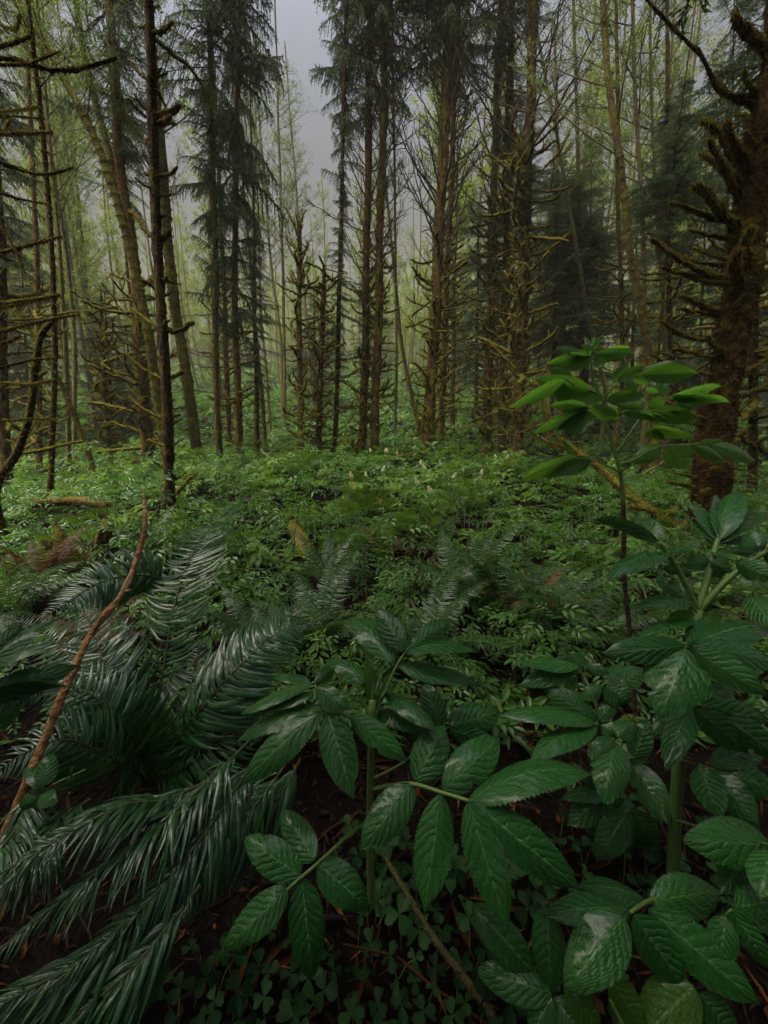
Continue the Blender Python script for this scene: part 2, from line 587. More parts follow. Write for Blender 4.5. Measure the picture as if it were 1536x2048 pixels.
SCROWN = [spruce_crown(7, 1.35, gap=.25, droop=.12), spruce_crown(7, 1.1, gap=.4, droop=.1), spruce_crown(7, 1.25, low=.8, taper=.35, droop=.25, gap=.2),
          spruce_crown(7, .75, low=.7, taper=.5, step=.3, gap=.25)]


def alder_crown(H=9.0, R=1.7, limbs=30, leaf=.042, nleaf=30, spread=.6, lm=None):
    """ascending limbs, fine twigs and thin young leaves; origin at the crown's foot on the trunk"""
    g = G()
    LP = []
    for q in range(limbs):
        z0 = H * (q + rng.random()) / limbs * .93
        yaw = rng.uniform(0, 6.283)
        L = R * (1.15 - .75 * z0 / H) * rng.uniform(.6, 1.2)
        up = rng.uniform(.5, 1.3) * spread + .25
        d = unit(A([math.cos(yaw), math.sin(yaw), up]))
        n = 7
        t = np.linspace(0, 1, n)[:, None]
        path = A([0, 0, z0]) + d * L * t + A([0, 0, L * .22]) * t ** 2 + rng.normal(0, .02, (n, 3)) * t
        tube(g, path, np.linspace(.016, .004, n) * (.6 + .5 * L / R), 4, 0)
        for w in range(int(6 + 5 * L)):
            f = rng.uniform(.15, 1)
            p0 = path[min(int(f * (n - 1)), n - 1)]
            d2 = unit(d * .6 + rng.normal(0, .5, 3) + A([0, 0, .25]))
            l2 = rng.uniform(.25, .75) * (1.15 - .4 * f)
            t2 = np.linspace(0, 1, 4)[:, None]
            p2 = p0 + d2 * l2 * t2 + A([0, 0, rng.uniform(-.08, .12)]) * t2 ** 2
            tube(g, p2, np.linspace(.005, .002, 4), 3, 0)
            m = rng.integers(nleaf // 2, nleaf + 1)
            ff = rng.uniform(.2, 1.02, m)[:, None]
            LP.append(p0 + d2 * l2 * ff + rng.normal(0, .045, (m, 3)))
            for e in range(2):
                d3 = unit(d2 + rng.normal(0, .6, 3))
                l3 = rng.uniform(.12, .3)
                a = p0 + d2 * l2 * rng.uniform(.3, .9)
                tube(g, np.stack([a, a + d3 * l3]), [.0028, .0014], 3, 0, close=False)
                m = rng.integers(2, nleaf // 2 + 1)
                LP.append(a + d3 * l3 * rng.uniform(.3, 1.05, m)[:, None] + rng.normal(0, .03, (m, 3)))
    P = np.concatenate(LP)
    k = len(P)
    Vt = A([[0, 0, 0], [.45, .32, .05], [1, 0, -.05], [.45, -.32, .05]])
    M = rotm(rng.uniform(0, 6.28, k), rng.uniform(-1.2, .5, k), rng.uniform(-1.2, 1.2, k), leaf * rng.uniform(.55, 1.3, k))
    inst(g, Vt, A([[0, 1, 2, 3]]), M, P, 1)
    return g.mesh('crown', [M_ATWIG, lm or M_ALEAF])


ACROWN = [alder_crown(9, 1.8, 32, .034, 24), alder_crown(9, 1.5, 34, .034, 22), alder_crown(8, 2.1, 30, .036, 24), alder_crown(9, 1.3, 30, .034, 20, 1.2)]
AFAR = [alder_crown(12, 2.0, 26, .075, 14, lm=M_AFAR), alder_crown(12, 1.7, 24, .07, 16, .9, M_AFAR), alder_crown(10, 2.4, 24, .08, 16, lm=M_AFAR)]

# ------------------------------------------------------------------ trees
class Tree:
    pass


def make_tree(name, label, cat, pxs, Y, dia, H, mat, group=None, taper=.35, sides=12, flare=1.25, seg=.25, lump=.06, fz=0, fzmat=None, fzlen=.03, tip_r=None):
    """trunk through picture points pxs, standing Y metres away; H is its height"""
    pts = [pw(px, py, Y) for px, py in pxs]
    x0 = pts[0][0]
    base = A([x0, Y, float(hgt(x0, Y)) - .12])
    if pts[0][2] - base[2] > .4:
        pts = [base] + pts
    else:
        pts[0] = base
    P = A(pts) - base
    top = P[-1]
    if top[2] < H:
        d = unit(P[-1] - P[-2])
        d = unit(d * A([1, 1, 1]) + A([0, 0, .15]))
        P = np.concatenate([P, [top + d * (H - top[2]) / max(d[2], .3)]])
    L = np.linalg.norm(np.diff(P, axis=0), axis=1).sum()
    n = int(max(8, L / seg))
    path = spline(P, n)
    s = np.linspace(0, 1, n)
    dep = np.dot(pw(*pxs[0], Y) - CAM, FWD)
    r0 = dia / 2 * dep / FPX / math.sqrt(1 + ((pxs[0][0] - 768) / FPX) ** 2) * .93
    rad = r0 * (1 - (1 - taper) * s)
    rad *= 1 + (flare - 1) * np.exp(-s * L / (r0 * 3.0))
    if tip_r:
        rad[-max(2, n // 12):] *= np.linspace(1, tip_r, max(2, n // 12))
    path = path + np.stack([np.sin(s * L * 1.7 + rng.random() * 6), np.sin(s * L * 1.3 + rng.random() * 6), 0 * s], -1) * r0 * .12
    t = Tree()
    t.base, t.path, t.rad, t.Y, t.r0 = base, path, rad, Y, r0
    t.o = thing(name, label, cat, base, group)
    g = G()
    V = tube(g, path, rad, sides, 0, lump)
    mats = [mat]
    if fz:
        mats.append(fzmat or M_FUZZ)
        D = unit(V[:-1] - np.repeat(path, sides, 0))
        vis = V[:-1][:, 2] < 6
        fuzz(g, V[:-1][vis], D[vis], fz, fzlen, fzlen * .22, 1, .5)
    link('trunk', g.mesh('trunk', mats), t.o)
    return t


def on_trunk(t, z):
    k = [np.interp(z, t.path[:, 2], t.path[:, c]) for c in range(2)]
    return A([k[0], k[1], z]), float(np.interp(z, t.path[:, 2], t.rad))


def zof(t, py):
    """height on the trunk that shows at picture row py"""
    return pw(768, py, t.Y)[2] - t.base[2]


def stubs(t, py0, py1, n, L, style='dead', pitch=(.0, .5), thick=1.0, whorl=4):
    """individual branch objects along the trunk between two picture rows"""
    z0, z1 = zof(t, py0), zof(t, py1)
    k = 0
    if style == 'dead' and n >= 40:
        n = min(int(n * 1.25), 96)
    nw = max(1, n // whorl)
    for w in range(nw):
        zc = z0 + (z1 - z0) * (w + rng.uniform(.1, .9)) / nw
        ph = rng.uniform(0, 6.28)
        for q in range(whorl):
            z = zc + rng.normal(0, .05)
            p, r = on_trunk(t, z)
            yaw = ph + q * 6.283 / whorl + rng.uniform(-.5, .5)
            l = rng.uniform(*L) * (1.15 if style == 'dead' else 1)
            pit = rng.uniform(*pitch) - (rng.random() < .25) * .6 * (style == 'dead')
            me = (DEAD if style == 'dead' else BARE)[rng.integers(0, 8)]
            th = thick * rng.uniform(.75, 1.25)
            sc = (l, max(th, .6 * l), th) if style == 'dead' else (l, l, l)
            if style == 'dead':
                sc = (l, th, (th + l) * .5)
            link('branch', me, t.o, p + A([math.cos(yaw), math.sin(yaw), 0]) * r * .6, (0, -pit, yaw), sc)
            k += 1
    return k


def px_branch(t, pts, th, dy=None, fz=1.0, mat=None, fzmat=None, sides=8, blunt=True, tip=.7):
    """one branch through picture points, rooted in the trunk of t"""
    Y = t.Y
    if dy is None:
        dy = rng.uniform(-.2, .2)
    q = [pw(px, py, Y + dy * i / (len(pts) - 1)) for i, (px, py) in enumerate(pts)]
    z = q[0][2] - t.base[2]
    p, r = on_trunk(t, z)
    root = t.base + p
    P = [root] + q if np.linalg.norm(q[0] - root) > r * .6 else q
    P = A(P) - t.base
    L = np.linalg.norm(np.diff(P, axis=0), axis=1).sum()
    rr = th / 2 * Y / FPX / math.sqrt(1 + ((pts[0][0] - 768) / FPX) ** 2)
    n = int(max(8, min(28, L / (rr * .8))))
    path = spline(P, n)
    s = np.linspace(0, 1, n)
    rad = rr * (1.15 - (1.15 - tip) * s)
    if blunt:
        rad[-1] *= .6
    g = G()
    V = tube(g, path, rad, sides, 0, .34)
    D = unit(V[:-1] - np.repeat(path, sides, 0))
    fuzz(g, V[:-1], D, int(fz * 420 * L / max(.3, L) * max(L, .15) / .3), max(.012, rr * .62), max(.003, rr * .14), 1, .7)
    fuzz(g, V[:-1], D, int(fz * 46 * max(L, .15) / .3), max(.02, rr * 1.5), max(.0022, rr * .09), 1, 1.6)
    return link('branch', g.mesh('branch', [mat or M_MOSSB, fzmat or M_FUZZ]), t.o)


def crown(t, me, py_low, py_top, height, wid, z_top=None):
    z0 = zof(t, py_low)
    z1 = zof(t, py_top) if z_top is None else z_top
    p, r = on_trunk(t, z0)
    p2, _ = on_trunk(t, min(z1, t.path[-1, 2]))
    d = p2 - p
    ax, ay = math.atan2(d[0], d[2]), math.atan2(d[1], d[2])
    return link('crown', me, t.o, p, (-ay, ax, rng.uniform(0, 6.28)) if False else (-ay, ax, 0), (wid, wid, (z1 - z0) / height))


# --- near conifers with dead mossy branches
T2 = make_tree('dead_spruce', 'dark slender dead spruce just behind the big fern frond, with mossy snapped branches', 'tree',
               [(340, 1055), (332, 800), (316, 480), (303, 180), (295, 0)], 4.5, 24, 11, M_SPRUCE_DARK, sides=24, seg=.05, lump=.10, fz=8000, fzmat=M_FUZZB, fzlen=.014, flare=1.1, taper=.3)
for pts, th in [
    ([(305, 66), (325, 62), (346, 44)], 8), ([(298, 56), (277, 53)], 6), ([(308, 77), (345, 108), (378, 133), (400, 165), (412, 190), (424, 235), (414, 270)], 5),
    ([(294, 157), (275, 142), (256, 118)], 4.5), ([(312, 155), (336, 146)], 5), ([(312, 148), (322, 136)], 7), ([(295, 222), (282, 210), (268, 188)], 4), ([(292, 233), (274, 218), (256, 196)], 4.5),
    ([(313, 180), (322, 196), (332, 214)], 5), ([(320, 228), (342, 222), (361, 211)], 12), ([(320, 247), (342, 232)], 9), ([(320, 250), (350, 246)], 6), ([(300, 280), (290, 288)], 8), ([(302, 330), (292, 318), (284, 302)], 5),
    ([(305, 352), (286, 346)], 7), ([(320, 352), (340, 348), (355, 333)], 7), ([(305, 378), (288, 370), (270, 355)], 3.5), ([(322, 392), (348, 388)], 4), ([(310, 476), (292, 462), (276, 436), (257, 419)], 8), ([(325, 478), (342, 458)], 10),
    ([(318, 440), (331, 430), (345, 436)], 4), ([(313, 576), (297, 566), (280, 558)], 9), ([(318, 563), (298, 555)], 6), ([(333, 562), (362, 569)], 3.5), ([(328, 560), (334, 552)], 7), ([(318, 655), (290, 637), (262, 615)], 6.5),
    ([(336, 662), (362, 660), (388, 643)], 10), ([(326, 656), (331, 640)], 6), ([(323, 757), (285, 737), (247, 704)], 7), ([(337, 756), (352, 752), (368, 741)], 8), ([(333, 752), (341, 735)], 5), ([(320, 834), (285, 816), (257, 793)], 5.5),
    ([(322, 847), (300, 834)], 5), ([(340, 836), (362, 828)], 5), ([(341, 848), (364, 838)], 4.5), ([(325, 891), (300, 880)], 5.5), ([(343, 890), (366, 878)], 4), ([(341, 959), (358, 955), (372, 944)], 5.5), ([(327, 1001), (294, 992)], 5.5),
    ([(326, 935), (305, 922)], 4), ([(342, 1030), (362, 1020)], 5), ([(300, 20), (318, 10)], 4), ([(298, 105), (310, 96)], 5)]:
    px_branch(T2, pts, th, fzmat=M_FUZZB if rng.random() < .6 else M_FUZZ, mat=M_SPRUCE_DARK if th < 4.2 else None)

M_SPRUCE_K = bark_mat('furred_bark', (.012, .006, .003), (.12, .056, .020), (.06, .045, .006), (.19, .155, .016), .42, 6, .4, 1)
M_FUZZK = leaf_mat('dark_moss_strand', [(.1, (.03, .016, .006)), (.6, (.085, .052, .012)), (.95, (.17, .13, .02))], .9, .3, (.16, .11, .02), .1)
K1 = make_tree('mossy_spruce', 'massive moss furred spruce trunk behind the tall elderberry, thick curled mossy branch stubs', 'tree',
               [(1412, 1090), (1428, 900), (1450, 750), (1476, 600), (1505, 400), (1534, 250), (1582, 0)], 3.9, 74, 14, M_SPRUCE_K, sides=56, seg=.035, lump=.13, fz=42000, fzmat=M_FUZZK, fzlen=.024, flare=1.12, taper=.5)
for pts, th, dy in [
    ([(1545, 110), (1518, 84), (1490, 62), (1468, 26)], 21, -.2), ([(1525, 215), (1495, 206), (1455, 190), (1435, 165), (1417, 146)], 13, .1),
    ([(1500, 345), (1465, 310), (1451, 276), (1432, 256), (1401, 240)], 18, -.1), ([(1500, 345), (1478, 305), (1462, 270), (1451, 243)], 17, -.35),
    ([(1490, 410), (1468, 375), (1450, 340), (1432, 305), (1416, 278)], 15, -.2), ([(1490, 365), (1440, 330), (1402, 303)], 17, .25),
    ([(1478, 455), (1450, 430), (1425, 400), (1410, 380), (1388, 368)], 21, -.25), ([(1480, 446), (1430, 437), (1385, 420), (1340, 403)], 12, -.1),
    ([(1465, 476), (1420, 470), (1378, 458)], 11, .1), ([(1430, 552), (1381, 533), (1340, 505), (1303, 477)], 13, -.1), ([(1440, 530), (1370, 516), (1308, 486)], 11, .15),
    ([(1450, 517), (1415, 505), (1386, 494)], 11, .2), ([(1425, 565), (1370, 550), (1345, 543), (1323, 532)], 10, 0), ([(1436, 621), (1400, 609), (1362, 590)], 13, -.15),
    ([(1428, 628), (1390, 622), (1352, 617)], 10, .1), ([(1420, 681), (1370, 672), (1340, 655), (1320, 640)], 10, -.1), ([(1448, 702), (1428, 692), (1414, 671)], 11, -.4),
    ([(1420, 714), (1380, 704), (1345, 697)], 9, .1), ([(1415, 748), (1350, 730), (1300, 708)], 8, .2), ([(1475, 752), (1500, 738), (1540, 714)], 11, .2),
    ([(1475, 792), (1505, 782), (1545, 764)], 10, .2), ([(1412, 838), (1370, 822), (1328, 801)], 8, .1), ([(1412, 850), (1372, 845), (1340, 838)], 7, .2), ([(1392, 954), (1347, 945)], 8, 0), ([(1385, 973), (1336, 963)], 9, -.1),
    ([(1478, 560), (1470, 530), (1474, 500)], 22, -.5), ([(1492, 520), (1490, 490), (1504, 452)], 19, -.4), ([(1500, 480), (1525, 455), (1545, 440)], 16, .0), ([(1448, 795), (1420, 800), (1406, 775)], 12, -.3),
    ([(1480, 600), (1510, 590), (1545, 570)], 9, .2), ([(1468, 640), (1472, 610), (1490, 585)], 5, -.25), ([(1440, 880), (1475, 870), (1500, 850)], 6, .2), ([(1520, 250), (1490, 232), (1470, 228)], 9, .2),
    ([(1440, 1000), (1478, 985), (1500, 980)], 7, .2), ([(1405, 985), (1418, 978)], 9, -.45), ([(1420, 940), (1432, 935)], 9, -.45), ([(1520, 300), (1500, 282), (1490, 262)], 12, -.3), ([(1510, 180), (1492, 160), (1488, 140)], 10, -.3), ([(1400, 905), (1360, 900)], 6, .1)]:
    px_branch(K1, pts, th, dy, fz=1.5, sides=10, fzmat=M_FUZZ if rng.random() < .6 else M_FUZZB)
px_branch(K1, [(1452, 190), (1420, 146), (1400, 110), (1350, 60), (1290, -5), (1230, -60)], 8, -.2, fz=.3, mat=M_SPRUCE_DARK, blunt=False, tip=.5)
stubs(K1, -350, -1300, 28, (.5, .9), 'dead', (.0, .7), 1.2)

link('crown', SCROWN[2], K1.o, on_trunk(K1, 6.6)[0], (0, .1, 0), (2.4, 2.4, 1.1))  # unseen live crown added overhead to shade trunk and foreground
T1 = make_tree('dead_spruce', 'spruce at the very edge whose dark mossy dead branches reach in like bars', 'tree',
               [(-70, 1180), (-60, 800), (-70, 300), (-75, 0)], 3.0, 46, 11, M_SPRUCE_DARK, sides=18, seg=.12, fz=800, lump=.1)
for pts, th in [
    ([(-60, 105), (0, 115), (60, 128), (110, 141), (165, 136), (210, 124), (233, 115)], 14), ([(-60, 85), (0, 93), (62, 72)], 13), ([(50, 128), (80, 118), (120, 103)], 8), ([(-60, 265), (0, 267), (55, 266), (103, 264)], 11),
    ([(-60, 320), (0, 325), (60, 345), (100, 347), (147, 335)], 11), ([(-60, 380), (0, 386), (40, 398), (96, 408)], 8), ([(-60, 512), (0, 505), (50, 492), (122, 473)], 11), ([(-60, 606), (0, 606), (60, 600), (118, 590)], 13), ([(-60, 615), (0, 614), (60, 603), (112, 592)], 9),
    ([(-60, 670), (0, 662), (70, 645), (157, 628)], 10), ([(-60, 740), (0, 735), (60, 720), (125, 714)], 8), ([(-60, 700), (10, 685), (40, 672)], 11), ([(-60, 765), (0, 765), (60, 768), (112, 758)], 8), ([(-60, 840), (0, 842), (60, 838), (112, 838)], 6),
    ([(-60, 220), (10, 222), (74, 214)], 5), ([(-60, 228), (20, 232), (90, 238)], 5), ([(-60, 200), (0, 262), (18, 238)], 10), ([(-60, -20), (-10, 40), (28, 58), (40, 30)], 6), ([(-60, 460), (-20, 430), (20, 480), (50, 545)], 4)]:
    px_branch(T1, pts, th * .78, rng.uniform(-.5, .3), fz=1.2, mat=None if th > 6 else M_SPRUCE_DARK, fzmat=M_FUZZ if rng.random() < .5 else M_FUZZB)
link('crown', SCROWN[0], T1.o, on_trunk(T1, 6.0)[0], (0, 0, 1), (2.0, 2.0, .9))  # crown added above the frame to keep the near plants shaded
0 and stubs(T1, 900, 100, 8, (.3, .7), 'dead', (0, .5), .8)

# --- the spruces of the middle distance
S = []


def spruce(label, pxs, Y, dia, H=17, mat=M_SPRUCE, zones=(), cr=(), name='spruce_tree', fz=400, **kw):
    t = make_tree(name, label, 'tree', pxs, Y, dia, H, mat, fz=fz * 4, fzlen=.045, lump=.13, seg=.14, **kw)
    for z in zones:
        stubs(t, *z)
    for c in cr:
        crown(t, *c)
    S.append(t)
    return t


UP = (.5, 1.0)
spruce('straight spruce with a full dark needled crown left of the grey sky gap', [(480, 925), (473, 700), (470, 450), (474, 200), (478, 0)], 10, 15, 19, M_SPRUCE,
       [(900, 640, 20, (.25, .6), 'dead', (0, .5), .7)], [(SCROWN[0], 640, 0, 7, .85, 17.5), (SCROWN[1], 300, 0, 7, .95, 19)])
spruce('spruce clothed in dense needles low down beside the thick crowned one, short and dark', [(514, 905), (511, 700), (507, 450)], 11, 12, 8.5, M_SPRUCE_DARK,
       [(890, 780, 8, (.2, .5), 'dead', (0, .5), .6)], [(SCROWN[3], 800, 430, 7, .95)], taper=.2)
spruce('yellowish bare lower trunk of a slim spruce with wispy drooping side sprays', [(438, 940), (432, 700), (430, 480), (424, 280), (420, 100)], 9.6, 14, 17, M_ALDERM,
       [(900, 620, 24, (.4, 1.1), 'bare', (-.1, .3))], [(SCROWN[1], 640, 0, 7, .75, 11), (SCROWN[3], 420, 0, 7, 1.3, 16)])
spruce('dark spruce bristling with short dead twigs, half hidden behind the slim yellowish trunk', [(458, 885), (452, 700), (447, 560), (440, 400)], 12.5, 12, 12, M_SPRUCE_DARK,
       [(870, 560, 48, (.3, .7), 'dead', (.1, .8), .7)])
spruce('rusty red snag with a splintered bare top and few upcurved stubs', [(602, 938), (600, 700), (598, 560), (597, 432)], 8.8, 13, 4.75, M_RED,
       [(920, 560, 40, (.2, .42), 'dead', (.2, .8), .75), (600, 450, 16, (.25, .5), 'dead', (.8, 1.2), .6)], name='broken_snag', taper=.55, tip_r=.25)
spruce('mossy snag with curled yellow moss stubs like candle arms, next to the rusty one', [(634, 932), (640, 760), (646, 640), (649, 530)], 9, 15, 4.1, M_SPRUCE_DARK,
       [(900, 540, 60, (.22, .5), 'dead', (.0, .6), .75)], name='broken_snag', taper=.5, tip_r=.3)
spruce('thin dark spruce with ragged hanging crown right under the sky gap', [(668, 938), (676, 700), (683, 400), (690, 100)], 9.4, 10, 17, M_SPRUCE_DARK,
       [(920, 720, 16, (.3, .8), 'dead', (0, .6), .6)], [(SCROWN[3], 760, 380, 7, .55), (SCROWN[1], 400, 0, 7, .6, 12), (SCROWN[1], 240, 0, 7, .8, 17)])
spruce('upright spruce of a close pair, darker and shaggier one with needled top', [(724, 925), (730, 700), (735, 400), (741, 0)], 10.2, 17, 19, M_SPRUCE,
       [(900, 560, 40, (.3, .7), 'dead', (.1, .8), .8), (560, 200, 36, (.8, 1.6), 'bare', UP)], [(SCROWN[0], 210, 0, 7, 1.1, 18), (SCROWN[3], 760, 520, 7, .6)])
spruce('upright spruce of a close pair, reddish bare one with a fat buttressed foot', [(748, 930), (755, 700), (760, 480), (768, 200), (775, 0)], 10, 18, 19, M_RED,
       [(880, 480, 44, (.25, .6), 'dead', (.2, .9), .8), (560, 160, 28, (.6, 1.4), 'bare', UP)], [(SCROWN[2], 120, 0, 7, 1.0, 18)], flare=1.6)
spruce('tall reddish spruce with rising bare branches below a dark needled top', [(855, 918), (865, 720), (878, 480), (888, 250), (902, 30)], 10, 24, 19, M_RED,
       [(900, 520, 60, (.25, .65), 'dead', (.1, .8), .9), (560, 130, 40, (1.0, 2.1), 'bare', (.6, 1.05))], [(SCROWN[2], 120, 0, 7, 1.05, 16)])
spruce('slim brown spruce close behind the tall reddish one', [(882, 868), (890, 640), (904, 320), (914, 60)], 12.3, 15, 19, M_SPRUCE,
       [(840, 420, 60, (.3, .7), 'dead', (.1, .7), .8), (420, 120, 24, (1, 2), 'bare', UP)], [(SCROWN[2], 150, 0, 7, 1.0, 16)])
spruce('small distant snag covered with dead twigs between two spruce groups', [(905, 835), (907, 700), (908, 600), (912, 440)], 15, 10, 10, M_SPRUCE_DARK,
       [(810, 560, 60, (.4, .8), 'dead', (.1, .6), .8)])
spruce('reddish spruce at the near edge of the thick mossy group', [(972, 890), (979, 720), (984, 500), (990, 300), (1000, 60)], 11, 19, 18, M_RED,
       [(870, 430, 70, (.3, .7), 'dead', (.1, .8), .9), (450, 160, 28, (.8, 1.8), 'bare', UP)], [(SCROWN[3], 560, 420, 7, .6), (SCROWN[1], 100, 0, 7, 1.0, 16)])
spruce('moss green spruce squeezed in the middle of the thick mossy group', [(1003, 910), (1008, 720), (1012, 500), (1018, 200), (1024, 40)], 10.6, 18, 18, M_SPRUCE_DARK,
       [(880, 400, 80, (.35, .8), 'dead', (.1, .9), 1.0)], [(SCROWN[3], 520, 180, 7, .8), (SCROWN[3], 260, 0, 7, 1.0, 14)])
spruce('dark thick spruce densely hung with yellow mossy curled branches', [(1030, 925), (1043, 700), (1048, 500), (1056, 300), (1067, 0)], 9.5, 25, 18, M_SPRUCE_DARK,
       [(900, 280, 96, (.35, .9), 'dead', (.1, .9), 1.15), (330, 60, 24, (1.0, 2.2), 'bare', (.3, .8))], [(SCROWN[3], 470, 220, 7, .6), (SCROWN[1], 40, 0, 7, 1.0, 16)], fz=900)
spruce('tiny mossy snag in front of dark conifers, crooked arms curled like hooks', [(224, 935), (212, 800), (205, 700), (202, 578)], 9, 11, 3.7, M_SPRUCE_DARK,
       [(900, 600, 72, (.2, .5), 'dead', (.0, .6), .9)], name='broken_snag', taper=.45, tip_r=.3)
spruce('brown spruce trunk with stout foot just behind the slender dead one', [(293, 945), (285, 800), (280, 680), (268, 520), (240, 330), (225, 100)], 8.3, 24, 16, M_SPRUCE,
       [(930, 560, 44, (.3, .8), 'dead', (.0, .6), 1.0)], [(SCROWN[1], 300, 0, 7, 1.0, 13)])
spruce('brown trunk in deep shade near the crooked alder, no live needles', [(78, 925), (78, 760), (74, 560), (66, 350)], 8.6, 15, 13, M_SPRUCE,
       [(900, 620, 32, (.3, .7), 'dead', (0, .6), .9)])
spruce('heavy brown trunk at the frame edge behind the reaching dead branches', [(8, 960), (6, 760), (2, 560), (-10, 300)], 6.4, 26, 14, M_SPRUCE_DARK, [(900, 560, 24, (.3, .7), 'dead', (0, .6), .9)], [(SCROWN[1], 520, 0, 7, .8, 9)])
spruce('brown spruce trunk in shade beyond the elderberry, nearest the leaning alder', [(1245, 760), (1243, 640), (1240, 520), (1236, 360)], 11, 13, 14, M_RED, [(760, 520, 28, (.3, .7), 'dead', (0, .6), .8)])
spruce('shaded trunk standing against the dark conifers right of the mossy group', [(1170, 720), (1166, 620), (1160, 480)], 14, 13, 15, M_SPRUCE_DARK, [(700, 480, 60, (.5, 1.2), 'dead', (.1, .7), .8)], [(SCROWN[0], 560, 330, 7, 1.5)])
spruce('trunk with rust coloured dead twigs deep in the dark conifers', [(1125, 780), (1124, 650), (1120, 540)], 17, 13, 14, M_RED, [(750, 520, 60, (.6, 1.4), 'dead', (.1, .6), .9)], [(SCROWN[2], 560, 380, 7, 1.2)])
spruce('dark trunk directly behind the massive furred spruce, thinner', [(1503, 960), (1506, 760), (1512, 560), (1520, 360)], 6.2, 22, 13, M_SPRUCE_DARK, [(900, 480, 36, (.4, .9), 'dead', (0, .6), 1)], [(SCROWN[1], 420, 0, 7, .8, 9)])
spruce('dim straight trunk left of the massive furred spruce', [(1345, 800), (1340, 640), (1336, 480)], 9.5, 13, 14, M_SPRUCE_DARK, [(780, 480, 36, (.3, .8), 'dead', (0, .6), .9)], [(SCROWN[1], 470, 180, 7, .9)])
spruce('dark leaning spruce with sweeping needled boughs high between alders', [(1312, 760), (1332, 520), (1345, 370), (1358, 260), (1372, 150)], 8.2, 9, 9.5, M_SPRUCE_DARK, [(560, 420, 12, (.4, .9), 'bare', (-.2, .4))], [(SCROWN[0], 500, 140, 7, .72)], taper=.15)
# live conifers filling the background
for lab, px, Y, lo, hi, w, k in [
    ('broad blue green young conifer behind the tiny hooked snag', 225, 14, 850, 560, 1.35, 0), ('second young conifer filling the shade under the leaning alders', 268, 16, 860, 640, 1.3, 2),
    ('pyramid shaped conifer whose crown rises right of the thick mossy group', 1172, 16, 760, 240, 2.0, 0), ('dark conifer with drooping skirts close beside the mossy group', 1105, 14, 720, 320, 1.5, 2),
    ('conifer hanging over the dim gap beyond the elderberry', 1262, 17, 720, 330, 1.5, 1), ('soft grey green conifer in the gap left of the reddish edge spruce', 952, 19, 760, 390, 1.6, 2),
    ('small conifer in the pale gap between the two snags', 632, 24, 800, 560, 1.8, 0), 
    ('conifer crown overhead behind the slender dead spruce', 250, 12, 420, -200, 1.35, 1), ('tall conifer filling the corner above the massive furred spruce', 1450, 9, 420, -200, 1.2, 1),
    ('dark conifer in the far shade between leaning alder and furred spruce', 1395, 13, 800, 300, 1.5, 2), ('grey green conifer at the dim edge behind the furred spruce', 1560, 11, 860, 300, 1.3, 0), ('conifer in the dark corner behind the heavy edge trunk', 60, 13, 830, 420, 1.3, 2)]:
    z1 = pw(px, hi, Y)[2] - float(hgt((px - 768) / FPX * Y, Y))
    t = make_tree('conifer', lab, 'tree', [(px, min(lo + 60, 860)), (px + (768 - px) * -.03, max(hi, -100) + 20)], Y, 11, z1, M_SPRUCE_DARK, 'live conifers between the trunks', taper=.12, sides=8)
    crown(t, SCROWN[k], lo, hi, 7, w)

# --- alders
def alder(label, pxs, Y, dia, H=15, mat=M_ALDERM, cr=(), name='alder_tree', fz=300, group=None, **kw):
    t = make_tree(name, label, 'tree', pxs, Y, dia, H, mat, group, **{**dict(fz=fz * 3, fzlen=.045, lump=.09, seg=.16), **kw})
    for c in cr:
        crown(t, *c)
    return t


alder('thick mossy alder leaning steeply out over the slender dead spruce', [(332, 900), (312, 780), (298, 680), (282, 590), (262, 500), (240, 420), (215, 345), (185, 270), (150, 200), (112, 130), (80, 70), (40, 0)], 7.6, 23, 10, M_ALDERM, [(ACROWN[1], 260, 0, 9, .7, 10)], fz=1500, sides=16)
alder('mossy alder with tilted foot, nearest right of the slender dead spruce', [(400, 930), (388, 850), (376, 770), (362, 690), (350, 620), (336, 480), (322, 300), (305, 100)], 8.8, 25, 15, M_ALDERM, [(ACROWN[2], 420, 0, 8, .8, 12)], fz=1200, sides=16)
alder('upright mossy alder swathed in green, crossing the steep leaning one', [(300, 900), (285, 700), (262, 500), (212, 280), (188, 190), (166, 90), (150, -10)], 8.7, 20, 12, M_ALDERM, [(ACROWN[1], 330, 0, 9, .9, 12)], fz=900)
alder('crooked mossy alder bending up from the corner, broken short', [(-10, 985), (35, 905), (62, 822), (72, 740), (84, 670), (112, 640)], 3.6, 25, 1.9, M_SPRUCE_DARK, name='crooked_alder', fz=500, fzlen=.02, sides=14, seg=.06, taper=.6)
T4 = alder('straight dark thin trunk in front of the alders, smooth and nearly black', [(92, 1005), (106, 860), (110, 700), (104, 520), (96, 400), (80, 220), (62, 60), (56, 0)], 4.9, 15, 9, M_SPRUCE_DARK, [(ACROWN[3], 200, 0, 9, .6, 9)], sides=14, seg=.1)
alder('short leaning mossy alder propped across the undergrowth, lowest leaning trunk', [(186, 940), (160, 860), (132, 790), (110, 740), (80, 690), (40, 630), (0, 580)], 6.8, 14, 4.6, M_ALDERM, name='leaning_alder', fz=500)
alder('grey alder pole, one of two beside the dark thin trunk, straighter', [(137, 935), (130, 700), (119, 500), (104, 340), (92, 200)], 9.2, 11, 14, M_ALDER, [(ACROWN[1], 480, 0, 9, .8, 14)])
alder('grey alder pole, one of two beside the dark thin trunk, outward curving', [(150, 905), (149, 700), (134, 520), (120, 420), (98, 300), (60, 100)], 10, 12, 14, M_ALDER, [(ACROWN[0], 500, 0, 9, .8, 13)])
alder('pale alder leaning left far behind the hooked snag', [(182, 800), (175, 660), (155, 530), (140, 430), (100, 260)], 16, 10, 16, M_ALDER, [(ACROWN[2], 460, 0, 8, 1.2, 16)])
